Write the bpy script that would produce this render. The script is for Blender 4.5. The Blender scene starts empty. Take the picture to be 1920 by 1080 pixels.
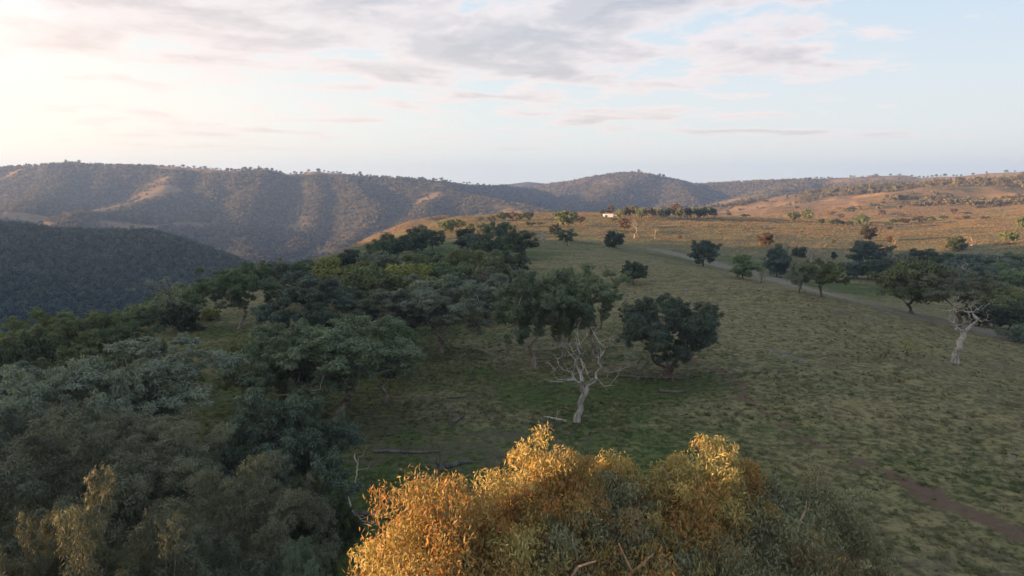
import bpy, math, random
import numpy as np
from mathutils import Vector, Matrix

scene = bpy.context.scene
col = scene.collection
rad = math.radians
# ------------------------------------------------------------------ camera
F = 1297.0                                   # focal length in photo pixels (1920 wide)
PITCH = math.atan(190 / F)
cam_d = bpy.data.cameras.new('camera')
cam_d.sensor_width = 36.0
cam_d.lens = 36.0 * F / 1920.0
cam_d.clip_start = 0.5
cam_d.clip_end = 40000
cam = bpy.data.objects.new('camera', cam_d)
cam.rotation_euler = (math.pi / 2 - PITCH, 0, 0)
col.objects.link(cam)
scene.camera = cam

# ------------------------------------------------------------------ sun and sky
SUN_EL = rad(7.0)
SUN_AZ = rad(-105.0)                          # from +Y, negative = to the left
sd = Vector((math.sin(SUN_AZ) * math.cos(SUN_EL), math.cos(SUN_AZ) * math.cos(SUN_EL), math.sin(SUN_EL)))
sun_d = bpy.data.lights.new('sun', 'SUN')
sun_d.energy = 5.0
sun_d.color = (1.0, 0.56, 0.27)
sun_d.angle = rad(0.6)
sun = bpy.data.objects.new('sun', sun_d)
sun.rotation_euler = sd.to_track_quat('Z', 'Y').to_euler()
sun.location = (-300, 0, 200)
col.objects.link(sun)

world = bpy.data.worlds.new('World')
scene.world = world
world.use_nodes = True

class NT:
    """tiny helper for building node trees"""
    def __init__(s, tree):
        s.t = tree; s.n = tree.nodes; s.l = tree.links
    def new(s, typ, **kw):
        nd = s.n.new(typ)
        for k, v in kw.items():
            setattr(nd, k, v)
        return nd
    def put(s, sock, v):
        if isinstance(v, bpy.types.NodeSocket):
            s.l.new(v, sock)
        else:
            sock.default_value = v
    def math(s, op, a, b=None, c=None, clamp=False):
        nd = s.new('ShaderNodeMath', operation=op); nd.use_clamp = clamp
        s.put(nd.inputs[0], a)
        if b is not None: s.put(nd.inputs[1], b)
        if c is not None: s.put(nd.inputs[2], c)
        return nd.outputs[0]
    def vmath(s, op, a, b=None, scale=None):
        nd = s.new('ShaderNodeVectorMath', operation=op)
        s.put(nd.inputs[0], a)
        if b is not None: s.put(nd.inputs[1], b)
        if scale is not None: s.put(nd.inputs[3], scale)
        return nd.outputs['Value'] if op in ('DOT_PRODUCT', 'LENGTH') else nd.outputs[0]
    def mix(s, f, a, b, mode='MIX'):
        nd = s.new('ShaderNodeMix', data_type='RGBA', blend_type=mode)
        s.put(nd.inputs[0], f); s.put(nd.inputs[6], a); s.put(nd.inputs[7], b)
        return nd.outputs[2]
    def fmix(s, f, a, b):
        nd = s.new('ShaderNodeMix', data_type='FLOAT')
        s.put(nd.inputs[0], f); s.put(nd.inputs[2], a); s.put(nd.inputs[3], b)
        return nd.outputs[0]
    def range(s, v, a, b, c=0.0, d=1.0, smooth=True):
        nd = s.new('ShaderNodeMapRange')
        nd.interpolation_type = 'SMOOTHSTEP' if smooth else 'LINEAR'
        s.put(nd.inputs[0], v); nd.inputs[1].default_value = a; nd.inputs[2].default_value = b
        nd.inputs[3].default_value = c; nd.inputs[4].default_value = d
        return nd.outputs[0]
    def noise(s, vec, scale, detail=4, rough=0.55, dist=0.0, out=0):
        nd = s.new('ShaderNodeTexNoise')
        s.put(nd.inputs['Vector'], vec); s.put(nd.inputs['Scale'], scale)
        nd.inputs['Detail'].default_value = detail; nd.inputs['Roughness'].default_value = rough
        nd.inputs['Distortion'].default_value = dist
        return nd.outputs[out]
    def ramp(s, f, stops):
        nd = s.new('ShaderNodeValToRGB')
        s.put(nd.inputs[0], f)
        e = nd.color_ramp.elements
        while len(e) > 1: e.remove(e[-1])
        e[0].position = stops[0][0]; e[0].color = (*stops[0][1], 1)
        for p, c in stops[1:]:
            x = e.new(p); x.color = (*c, 1)
        return nd.outputs[0]
    def attr(s, name, out='Fac'):
        return s.new('ShaderNodeAttribute', attribute_name=name).outputs[out]

def build_world():
    w = NT(world.node_tree)
    w.n.clear()
    co = w.new('ShaderNodeTexCoord').outputs['Generated']
    sky = w.new('ShaderNodeTexSky', sky_type='NISHITA')
    sky.sun_disc = False
    sky.sun_elevation = SUN_EL
    sky.sun_rotation = SUN_AZ
    sky.air_density = 1.0; sky.dust_density = 2.2; sky.ozone_density = 1.5; sky.altitude = 500
    sep = w.new('ShaderNodeSeparateXYZ'); w.put(sep.inputs[0], co)
    x, y, z = sep.outputs
    base = w.vmath('SCALE', sky.outputs[0], scale=1.0)
    # thin bright evening haze over the whole sky: palest towards the sun, bluer away from it
    toward = w.vmath('DOT_PRODUCT', co, tuple(Vector((math.sin(rad(-92)), math.cos(rad(-92)), 0.08)).normalized()))
    ts = w.math('MULTIPLY_ADD', toward, 0.5, 0.5)
    veil = w.ramp(ts, [(0.0, (3.4, 4.0, 4.9)), (0.2, (4.2, 4.95, 5.6)), (0.5, (4.5, 5.25, 5.7)), (0.62, (5.1, 5.6, 5.8)), (0.72, (5.8, 6.0, 5.9)), (0.8, (6.8, 6.75, 6.3)), (1.0, (15.0, 12.5, 8.8))])
    zen = w.range(z, 0.02, 0.75, 0.0, 1.0)
    veil = w.mix(zen, veil, w.vmath('MULTIPLY', veil, (0.45, 0.54, 0.68)))
    low = w.range(z, 0.0, 0.26, 1.0, 0.0)
    veil = w.mix(low, veil, w.vmath('MULTIPLY', veil, (1.25, 1.07, 0.90)))
    clear = w.mix(0.94, base, veil)
    # cloud layer: noise on a flat sheet overhead, seen in perspective
    den = w.math('ADD', w.math('MAXIMUM', z, 0.0), 0.055)
    u = w.math('DIVIDE', x, den); v = w.math('DIVIDE', y, den)
    cb = w.new('ShaderNodeCombineXYZ'); w.put(cb.inputs[0], u); w.put(cb.inputs[1], v)
    uv = cb.outputs[0]
    def dens(vec):
        warp = w.noise(vec, 0.9, 3, 0.5, out=1)
        vv = w.vmath('ADD', vec, w.vmath('SCALE', w.vmath('SUBTRACT', warp, (0.5, 0.5, 0.5)), scale=0.55))
        big = w.noise(vv, 0.42, 3, 0.5)
        fine = w.noise(vv, 1.7, 7, 0.62)
        # banks that the evening has gathered: (u, v, radius u, radius v, gain)
        s0 = w.new('ShaderNodeSeparateXYZ'); w.put(s0.inputs[0], vec)
        tot = None
        for (cu, cv, ru, rv, g) in BANKS:
            du = w.math('DIVIDE', w.math('SUBTRACT', s0.outputs[0], cu), ru)
            dv = w.math('DIVIDE', w.math('SUBTRACT', s0.outputs[1], cv), rv)
            d2 = w.math('ADD', w.math('MULTIPLY', du, du), w.math('MULTIPLY', dv, dv))
            e = w.math('MULTIPLY', w.math('POWER', 2.718, w.math('MULTIPLY', d2, -1.0)), g)
            tot = e if tot is None else w.math('ADD', tot, e)
        s = w.math('ADD', w.math('MULTIPLY', big, 0.55), w.math('MULTIPLY', fine, 1.05))
        return w.math('ADD', s, tot)
    d0 = dens(uv)
    off = w.vmath('ADD', uv, (math.sin(rad(-75)) * 0.16, -0.05, 0.0))
    d1 = dens(off)
    cov = w.range(d0, 0.80, 0.93)
    thick = w.range(d0, 0.85, 1.12)
    lit = w.range(w.math('SUBTRACT', d0, d1), -0.02, 0.10)
    bright = w.vmath('MULTIPLY', veil, (1.12, 1.0, 0.97))
    bright = w.mix(0.6, bright, (5.9, 5.1, 4.85, 1))
    grey = w.vmath('MULTIPLY', veil, (0.80, 0.70, 0.69))
    body = w.mix(thick, bright, grey)
    body = w.mix(w.math('MULTIPLY', lit, w.math('SUBTRACT', 1.0, w.math('MULTIPLY', thick, 0.75))), body, bright)
    fade = w.range(z, 0.015, 0.10)
    cov = w.math('MULTIPLY', w.math('MULTIPLY', cov, fade), 0.92)
    final = w.mix(cov, clear, body)
    bg = w.new('ShaderNodeBackground')
    w.put(bg.inputs[0], final); bg.inputs[1].default_value = 0.05
    out = w.new('ShaderNodeOutputWorld')
    w.l.new(bg.outputs[0], out.inputs[0])
BANKS = [(-0.2, 4.4, 1.7, 1.5, 0.20), (1.6, 4.2, 0.9, 0.5, 0.14), (0.5, 2.7, 2.0, 0.5, 0.16), (2.3, 7.4, 1.3, 0.3, 0.2), (-2.1, 3.4, 1.3, 0.7, 0.19), (-2.7, 7.4, 0.8, 0.3, 0.16),
         (1.2, 6.4, 1.3, 0.3, 0.16), (-4.0, 9.0, 1.5, 0.4, 0.1), (3.7, 3.8, 1.3, 2.6, -0.32), (-2.6, 5.4, 1.1, 0.6, -0.12), (0.3, 9.5, 3.0, 1.2, 0.05)]
build_world()

vs = scene.view_settings
vs.view_transform = 'Standard'
vs.look = 'None'
vs.exposure = 1.85
vs.gamma = 1.0
vs.use_curve_mapping = False
scene.cycles.volume_bounces = 0
scene.cycles.use_denoising = True
scene.cycles.max_bounces = 6
scene.cycles.diffuse_bounces = 3
scene.cycles.transmission_bounces = 3
scene.cycles.transparent_max_bounces = 8

# ------------------------------------------------------------------ picture <-> place
def ray(px, py):
    """unit ray through a photo pixel"""
    a = (px - 960) / F; t = (540 - py) / F
    d = np.array([a, math.cos(PITCH) + t * math.sin(PITCH), -math.sin(PITCH) + t * math.cos(PITCH)])
    return d / np.linalg.norm(d)
def at(px, py, Y):
    d = ray(px, py)
    return d * (Y / d[1])

# ------------------------------------------------------------------ numpy noise
_rng = np.random.RandomState(7)
_perm = _rng.permutation(256); _perm = np.concatenate([_perm, _perm, _perm])
_ga = _rng.rand(256) * 2 * np.pi
_gx, _gy = np.cos(_ga), np.sin(_ga)
def perlin(x, y):
    xi = np.floor(x).astype(np.int64); yi = np.floor(y).astype(np.int64)
    xf = x - xi; yf = y - yi
    u = xf ** 3 * (xf * (xf * 6 - 15) + 10); v = yf ** 3 * (yf * (yf * 6 - 15) + 10)
    def g(ix, iy, dx, dy):
        h = _perm[_perm[ix & 255] + (iy & 255)] & 255
        return _gx[h] * dx + _gy[h] * dy
    a = g(xi, yi, xf, yf); b = g(xi + 1, yi, xf - 1, yf)
    c = g(xi, yi + 1, xf, yf - 1); d = g(xi + 1, yi + 1, xf - 1, yf - 1)
    return (a + u * (b - a)) * (1 - v) + (c + u * (d - c)) * v
def fbm(x, y, o=4, g=0.5):
    s = 0; a = 1.0; f = 1.0
    for i in range(o):
        s = s + a * perlin(x * f + 17.3 * i, y * f - 9.1 * i); a *= g; f *= 2.03
    return s
def ridged(x, y, o=3):
    s = 0; a = 1.0; f = 1.0
    for i in range(o):
        s = s + a * (1 - np.abs(perlin(x * f + 31.7 * i, y * f + 5.3 * i)) * 2.0); a *= 0.5; f *= 2.1
    return s / 1.75

# ------------------------------------------------------------------ terrain
PTS = [(0, 0, -28.5), (0, -150, -30), (-60, 40, -29), (60, 40, -29), (-80, 100, -29), (40, 50, -28.5), (49, 66, -28),
       (8, 80, -27), (21, 98, -27), (-10, 117, -28.0), (3, 110, -27.6), (-53, 132, -27), (58, 112, -26.6), (63, 86, -27.0),
       (75, 118, -30), (33, 191, -26.6), (27, 240, -25), (7, 220, -25.2), (55, 210, -24.4), (69, 165, -24.9), (72, 155, -26.4), (77, 135, -28.2),
       (85, 300, -34.0), (106, 215, -34.8), (115, 155, -33), (107, 175, -33), (69, 330, -30.5), (144, 270, -37.5), (167, 230, -37), (207, 320, -37),
       (120, 400, -31), (179, 430, -33), (228, 400, -37), (268, 370, -34), (25, 320, -27), (45, 310, -26.8), (12, 400, -27.8),
       (90, 650, -28), (-37, 440, -27), (-28, 600, -27.7), (216, 720, -30.5), (300, 720, -34.4), (342, 600, -34.7), (481, 650, -25), (670, 650, -12),
       (428, 750, -37), (-78, 106, -30), (-90, 0, -31), (-75, 250, -29.5), (-70, 350, -28.5), (500, 300, -24), (300, 100, -36), (300, -200, -34),
       (700, 0, -30), (130, 80, -34), (180, 140, -37)]
PTS = np.array(PTS, float)
def _tps_fit(P):
    n = len(P); X = P[:, :2] / 100.0
    d = np.sqrt(((X[:, None] - X[None]) ** 2).sum(-1)); K = np.where(d > 0, d * d * np.log(d + 1e-12), 0) + np.eye(n) * 0.02
    Q = np.c_[np.ones(n), X]
    A = np.block([[K, Q], [Q.T, np.zeros((3, 3))]])
    return np.linalg.solve(A, np.r_[P[:, 2], 0, 0, 0])
_W = _tps_fit(PTS)
def plateau(x, y):
    X = np.stack([x, y], -1) / 100.0
    out = _W[-3] + X[..., 0] * _W[-2] + X[..., 1] * _W[-1]
    for i in range(len(PTS)):
        d2 = (X[..., 0] - PTS[i, 0] / 100) ** 2 + (X[..., 1] - PTS[i, 1] / 100) ** 2
        out = out + _W[i] * 0.5 * d2 * np.log(d2 + 1e-12)
    return out
EDGE = [(-95, -150), (-95, 0), (-88, 70), (-82, 106), (-66, 150), (-80, 200), (-74, 250), (-66, 350), (-52, 500), (-44, 680),
        (0, 770), (150, 810), (320, 830), (450, 850), (800, 900), (900, 400), (700, -300), (-50, -400)]
def seg_dist(x, y, pts):
    """distance to a polyline and the value interpolated at the nearest point"""
    best = np.full(x.shape, 1e18); val = np.zeros(x.shape)
    for a, b in zip(pts[:-1], pts[1:]):
        dx, dy = b[0] - a[0], b[1] - a[1]
        L = dx * dx + dy * dy + 1e-9
        t = np.clip(((x - a[0]) * dx + (y - a[1]) * dy) / L, 0, 1)
        d = (x - a[0] - t * dx) ** 2 + (y - a[1] - t * dy) ** 2
        m = d < best
        best = np.where(m, d, best)
        if len(a) > 2:
            val = np.where(m, a[2] + t * (b[2] - a[2]), val)
    return np.sqrt(best), val
def inside(x, y, poly):
    c = np.zeros(x.shape, bool)
    n = len(poly)
    for i in range(n):
        x0, y0 = poly[i]; x1, y1 = poly[(i + 1) % n]
        if y0 == y1: continue
        m = ((y0 > y) != (y1 > y)) & (x < (x1 - x0) * (y - y0) / (y1 - y0) + x0)
        c ^= m
    return c

def R(pts, slope, w, amp=0.0, gs=260.0, kind=0):
    return dict(p=[tuple(at(*p)) for p in pts], s=slope, w=w, amp=amp, gs=gs, k=kind)
def RW(pts, slope, w, amp=0.0, gs=260.0, kind=0):
    return dict(p=pts, s=slope, w=w, amp=amp, gs=gs, k=kind)
# kind: 1 far left range, 2 dark near hill, 3 right hills, 4 grassy spur, 5 hills outside the picture
RIDGES = [
    R([(-1100, 300, 1700), (-500, 316, 2100), (-250, 322, 2300), (0, 315, 2350), (60, 312, 2300), (125, 307, 2280), (210, 311, 2280), (330, 313, 2250), (440, 321, 2230), (500, 317, 2200),
       (540, 328, 2230), (590, 322, 2230), (640, 326, 2240), (700, 332, 2260), (760, 336, 2300), (830, 339, 2400), (880, 345, 2480), (940, 349, 2600), (990, 352, 2750)], .5, 36, 46, 430, 1),
    R([(335, 316, 2240), (316, 345, 2080), (300, 362, 1960), (262, 377, 1820), (215, 388, 1680), (150, 400, 1520)], .40, 26, 8, 200, 1),
    R([(125, 309, 2270), (110, 345, 2060), (70, 372, 1840), (20, 398, 1620), (-60, 412, 1450)], .42, 40, 10, 240, 1),
    R([(210, 313, 2270), (190, 350, 2080), (150, 378, 1900)], .45, 30, 8, 200, 1),
    R([(640, 328, 2230), (668, 352, 2080), (680, 372, 1950), (704, 388, 1850), (690, 420, 1700), (650, 455, 1560)], .42, 30, 10, 220, 1),
    R([(700, 334, 2250), (800, 352, 2130), (880, 368, 2030), (960, 384, 1900), (1040, 400, 1750), (1080, 425, 1600)], .36, 30, 8, 240, 1),
    R([(760, 338, 2290), (820, 346, 2240), (826, 362, 2050), (800, 385, 1900), (770, 420, 1700)], .42, 26, 8, 220, 1),
    R([(500, 322, 2200), (478, 355, 2040), (450, 395, 1820), (440, 440, 1600), (470, 480, 1420)], .46, 30, 12, 230, 1),
    R([(590, 326, 2230), (600, 370, 2000), (585, 420, 1760), (545, 465, 1530)], .46, 30, 12, 230, 1),
    R([(400, 320, 2230), (395, 370, 2000), (350, 410, 1760), (300, 425, 1600)], .46, 30, 10, 230, 1),
    R([(-300, 325, 2300), (-330, 370, 2000), (-350, 410, 1700)], .46, 30, 10, 230, 1),
    R([(990, 352, 3300), (1030, 345, 3200), (1065, 341, 3150), (1100, 334, 3100), (1150, 326, 3050), (1200, 324, 3000), (1232, 330, 3000), (1262, 338, 3000), (1300, 345, 3050), (1380, 348, 3200)], .42, 60, 36, 480, 1),
    R([(1185, 326, 3000), (1165, 345, 2750), (1120, 370, 2500), (1060, 395, 2250)], .34, 50, 10, 260, 1),
    R([(1232, 332, 3000), (1270, 352, 2760), (1290, 372, 2500), (1275, 400, 2200)], .34, 60, 10, 260, 1),
    R([(860, 352, 4300), (940, 347, 4200), (990, 341, 4200), (1030, 345, 4200), (1150, 350, 4300)], .25, 120, 20, 900, 1),
    R([(1285, 345, 3050), (1350, 343, 3000), (1420, 340, 2900), (1500, 337, 2800), (1590, 333, 2700), (1640, 331, 2650), (1690, 329, 2600), (1722, 336, 2550), (1760, 331, 2500), (1800, 331, 2450),
       (1850, 325, 2350), (1920, 322, 2250), (2100, 318, 2100), (2500, 316, 1700)], .30, 70, 16, 420, 3),
    R([(1510, 338, 2790), (1470, 352, 2500), (1420, 368, 2200), (1380, 385, 1900)], .28, 40, 10, 240, 3),
    R([(1690, 331, 2600), (1640, 345, 2350), (1590, 360, 2100)], .28, 40, 8, 240, 3),
    R([(1290, 404, 1750), (1340, 391, 1700), (1400, 380, 1620), (1480, 366, 1550), (1560, 356, 1500), (1640, 350, 1450), (1700, 347, 1420), (1780, 340, 1380), (1850, 334, 1320), (1960, 327, 1260), (2250, 318, 1150)], .17, 60, 13, 260, 3),
    R([(1370, 400, 1250), (1440, 390, 1230), (1520, 381, 1200), (1600, 373, 1180), (1680, 363, 1150), (1725, 358, 1150), (1790, 350, 1200)], .15, 40, 9, 190, 3),
    R([(1690, 394, 900), (1760, 388, 930), (1840, 378, 950), (1960, 372, 960), (2200, 355, 1000)], .16, 40, 7, 170, 3),
    R([(-420, 415, 760), (-200, 420, 800), (0, 424, 850), (60, 428, 860), (120, 436, 880), (200, 437, 900), (275, 436, 920), (330, 450, 930), (390, 470, 940), (440, 488, 950), (500, 515, 960), (560, 540, 970)], .46, 22, 7, 150, 2),
    R([(832, 404, 900), (800, 408, 880), (772, 414, 870), (740, 425, 862), (700, 441, 850), (660, 460, 840), (615, 480, 830), (560, 502, 820), (500, 525, 800)], .40, 14, 4, 110, 4),
    RW([(-660, -700, 40), (-640, -330, 60), (-620, -122, 62), (-620, -50, 84), (-620, 145, 86), (-640, 208, 38), (-700, 300, 0)], .60, 40, 8, 160, 5),
    RW([(-1150, 380, 30), (-1120, 560, 52), (-1110, 740, 46), (-1150, 880, -10)], .6, 40, 8, 160, 5),
    RW([(-1200, -900, 20), (-300, -1300, 10), (600, -1200, 20), (1500, -700, 10), (1900, 0, 20), (1700, 800, 40), (1500, 1300, 60)], .2, 120, 15, 300, 5),
]
FAR = [RW([(-3700, 2200, 90), (-3400, -1500, 60), (0, -3900, 60), (3400, -2200, 70), (3900, 1200, 80), (3000, 2900, 60)], .12, 400, 30, 900, 5)]
def terrain(x, y):
    """height (relative to the camera) and the layer that forms it"""
    x = np.asarray(x, float); y = np.asarray(y, float)
    shp = x.shape; x = x.ravel(); y = y.ravel()
    wx = fbm(x / 420 + 3.1, y / 420, 3) * 60; wy = fbm(x / 420 - 8.2, y / 420 + 4.4, 3) * 60
    z = np.full(x.shape, -178.0) + 10 * fbm(x / 500, y / 500, 3)
    lay = np.zeros(x.shape, int)
    near = (np.abs(x) < 2200) & (y < 1700) & (y > -1500)
    pz = np.full(x.shape, -400.0)
    xn, yn = x[near], y[near]
    P = plateau(np.clip(xn, -400, 1100), np.clip(yn, -500, 1000))
    d, _ = seg_dist(xn, yn, EDGE + [EDGE[0]])
    ins = inside(xn, yn, EDGE)
    dn = np.maximum(d + fbm(xn / 60, yn / 60, 2) * 8 * np.clip(d / 20, 0, 1), 0)
    fall = np.where(ins, 0, np.where((xn > 200), 0.16, 0.5) * (np.sqrt(dn ** 2 + 18 ** 2) - 18))
    near_r = np.hypot(xn, yn)
    rel = fbm(xn / 45, yn / 45, 4) * 0.8 * np.clip(near_r / 200, .35, 2.2) + fbm(xn / 9, yn / 9, 3) * 0.16 + fbm(xn / 2.2, yn / 2.2, 2) * 0.05
    pz[near] = P - fall + rel
    k = 5.0
    for r in RIDGES + FAR:
        p = r['p']
        far = x * 0 + 1
        wscale = np.clip(r['w'] / 40, .2, 1.2) * 0.6
        ux, uy = x + wx * wscale, y + wy * wscale
        # the crest itself keeps its line, the flanks wander
        d0, _ = seg_dist(x, y, p)
        b = np.clip(d0 / 160, 0, 1)
        d, c = seg_dist(x + wx * wscale * b, y + wy * wscale * b, p)
        h = c - r['s'] * (np.sqrt(d * d + r['w'] ** 2) - r['w'])
        g = ridged((x + wx) / r['gs'], (y + wy) / r['gs'])
        h = h + r['amp'] * (g - 0.75) * (1 - np.exp(-d / 110)) * 2.2
        h = h + fbm(x / 70, y / 70, 3) * 1.6 * (1 - np.exp(-d / 60))
        m = h > z
        lay = np.where(m, r['k'], lay)
        z = 0.5 * (z + h + np.sqrt((z - h) ** 2 + 4 * k)) - 0.0
    m = pz > z
    z2 = 0.5 * (z + pz + np.sqrt((z - pz) ** 2 + 4.0))
    z = np.where(pz > z - 30, z2, z)
    lay = np.where(m, 9, lay)
    return z.reshape(shp), lay.reshape(shp)
def H(x, y):
    return float(terrain(np.array([x]), np.array([y]))[0][0])
def hit(px, py, ymax=6000, ymin=15):
    """where the ray of a photo pixel meets the ground"""
    d = ray(px, py)
    Y = np.geomspace(ymin, ymax, 900)
    X = Y * d[0] / d[1]; Z = Y * d[2] / d[1]
    h = terrain(X, Y)[0]
    k = np.argmax(h >= Z)
    if h[k] < Z[k]: return None
    if k > 0:
        a = (Z[k - 1] - h[k - 1]); b = (h[k] - Z[k])
        t = a / (a + b + 1e-9); yy = Y[k - 1] + t * (Y[k] - Y[k - 1])
    else: yy = Y[0]
    xx = yy * d[0] / d[1]
    return np.array([xx, yy, H(xx, yy)])

def mesh_from(name, V, faces_flat, counts, smooth=True):
    me = bpy.data.meshes.new(name)
    me.vertices.add(len(V)); me.vertices.foreach_set('co', np.asarray(V, np.float32).ravel())
    me.loops.add(len(faces_flat)); me.loops.foreach_set('vertex_index', np.asarray(faces_flat, np.int32))
    counts = np.asarray(counts, np.int32)
    me.polygons.add(len(counts))
    st = np.zeros(len(counts), np.int32); st[1:] = np.cumsum(counts)[:-1]
    me.polygons.foreach_set('loop_start', st)
    if smooth: me.polygons.foreach_set('use_smooth', np.ones(len(counts), bool))
    me.update(calc_edges=True)
    return me
def fattr(me, name, vals, domain='POINT'):
    a = me.attributes.new(name, 'FLOAT', domain); a.data.foreach_set('value', np.asarray(vals, np.float32))
# ------------------------------------------------------------------ ground materials
def pbsdf(nt, color, rough=0.9, spec=0.2):
    b = nt.new('ShaderNodeBsdfPrincipled')
    nt.put(b.inputs['Base Color'], color); nt.put(b.inputs['Roughness'], rough)
    b.inputs['Specular IOR Level'].default_value = spec
    return b
def material(name):
    m = bpy.data.materials.new(name); m.use_nodes = True
    nt = NT(m.node_tree); nt.n.clear()
    return m, nt
def finish(nt, shader, normal=None):
    o = nt.new('ShaderNodeOutputMaterial'); nt.l.new(shader, o.inputs[0])

def ground_material():
    m, n = material('pasture')
    geo = n.new('ShaderNodeNewGeometry')
    pos = geo.outputs['Position']
    fine = n.noise(pos, 1.3, 6, 0.68)
    mid = n.noise(pos, 0.11, 5, 0.6)
    big = n.noise(pos, 0.022, 4, 0.55)
    vf = n.noise(pos, 6.0, 3, 0.7)
    green = n.mix(n.range(fine,.36,.64), (0.030, 0.048, 0.013, 1), (0.084, 0.115, 0.032, 1))
    tan = n.mix(n.range(n.math('ADD', n.math('MULTIPLY', fine, .6), n.math('MULTIPLY', n.noise(pos, 0.42, 5, 0.7), .4)),.40,.60), (0.074, 0.072, 0.032, 1), (0.235, 0.206, 0.102, 1))
    dry = n.attr('dry')
    s = n.math('ADD', n.math('MULTIPLY', n.math('SUBTRACT', mid, 0.5), 0.85), n.math('MULTIPLY', n.math('SUBTRACT', big, 0.5), 1.2))
    s = n.math('ADD', s, n.math('MULTIPLY', n.math('SUBTRACT', fine, 0.5), 0.6))
    streak = n.noise(n.vmath('MULTIPLY', pos, (0.018, 0.075, 0.1)), 1.0, 5, 0.62, 0.6)
    s = n.math('ADD', s, n.math('MULTIPLY', n.math('SUBTRACT', streak, 0.5), 1.5))
    f = n.range(n.math('ADD', s, dry), 0.18, 0.82)
    c = n.mix(f, green, tan)
    # bare, litter-grey earth between the tufts
    b1 = n.noise(pos, 0.45, 5, 0.65); b2 = n.noise(pos, 0.05, 3, 0.5)
    bare = n.range(n.math('ADD', n.math('MULTIPLY', b1, 0.75), n.math('MULTIPLY', b2, 0.5)), 0.62, 0.78)
    bare = n.math('MULTIPLY', bare, n.attr('bare'))
    c = n.mix(bare, c, n.mix(vf, (0.058, 0.048, 0.035, 1), (0.155, 0.130, 0.098, 1)))
    soil = n.attr('soil')
    sm = n.range(n.math('ADD', soil, n.math('MULTIPLY', n.math('SUBTRACT', b1, 0.5), 2.2)), 0.32, 0.72)
    c = n.mix(sm, c, n.mix(fine, (0.080, 0.054, 0.037, 1), (0.175, 0.122, 0.084, 1)))
    pale = n.range(n.math('ADD', n.attr('pale'), n.math('MULTIPLY', n.math('SUBTRACT', b1, 0.5), 0.9)), 0.3, 0.7)
    c = n.mix(n.math('MULTIPLY', pale, 0.85), c, n.mix(fine, (0.13, 0.115, 0.09, 1), (0.28, 0.25, 0.20, 1)))
    b = pbsdf(n, c, 0.95, 0.1)
    bump = n.new('ShaderNodeBump'); bump.inputs['Strength'].default_value = 0.9; bump.inputs['Distance'].default_value = 0.30
    n.put(bump.inputs['Height'], n.math('ADD', fine, n.math('MULTIPLY', vf, 0.3)))
    n.l.new(bump.outputs[0], b.inputs['Normal'])
    finish(n, b.outputs[0])
    return m
def hill_material():
    m, n = material('hill_grass')
    pos = n.new('ShaderNodeNewGeometry').outputs['Position']
    a = n.noise(pos, 0.012, 6, 0.62); b_ = n.noise(pos, 0.08, 5, 0.65); c_ = n.noise(pos, 0.5, 3, 0.6)
    wood = n.attr('wood')
    grass = n.mix(b_, (0.13, 0.090, 0.045, 1), (0.29, 0.20, 0.105, 1))
    grass = n.mix(n.range(a, 0.45, 0.7), grass, (0.085, 0.085, 0.038, 1))
    under = n.mix(c_, (0.032, 0.034, 0.020, 1), (0.090, 0.076, 0.046, 1))
    f = n.range(n.math('ADD', wood, n.math('MULTIPLY', n.math('SUBTRACT', b_, 0.5), 0.6)), 0.3, 0.65)
    col_ = n.mix(f, grass, under)
    b = pbsdf(n, col_, 0.95, 0.1)
    bump = n.new('ShaderNodeBump'); bump.inputs['Strength'].default_value = 0.8; bump.inputs['Distance'].default_value = 3.0
    n.put(bump.inputs['Height'], b_)
    n.l.new(bump.outputs[0], b.inputs['Normal'])
    finish(n, b.outputs[0])
    return m
GROUND = ground_material(); HILL = hill_material()

def gauss_line(x, y, pts, w):
    d, _ = seg_dist(x, y, pts)
    return np.exp(-(d / w) ** 2)
def woodiness(x, y, z, lay, slope_left):
    """how wooded each place on the hills is, 0 to 1"""
    n = fbm(x / 230 + 5, y / 230, 3) * 0.9 + fbm(x / 60, y / 60, 2) * 0.25
    w = np.zeros(x.shape)
    w = np.where(lay == 1, 0.93 + 0.55 * n - slope_left * 0.26, w)
    w = np.where(lay == 2, 1.05 + 0.3 * n, w)
    w = np.where(lay == 0, 0.8 + 0.4 * n, w)
    w = np.where(lay == 5, 0.3 + n, w)
    w = np.where(lay == 4, 0.12 + 0.3 * n, w)
    w = np.where(lay == 3, 0.10 + 0.45 * n, w)
    return w
def spot(px, py, ymin=15, ymax=6000):
    p = hit(px, py, ymax, ymin)
    return tuple(p[:2])

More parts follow.
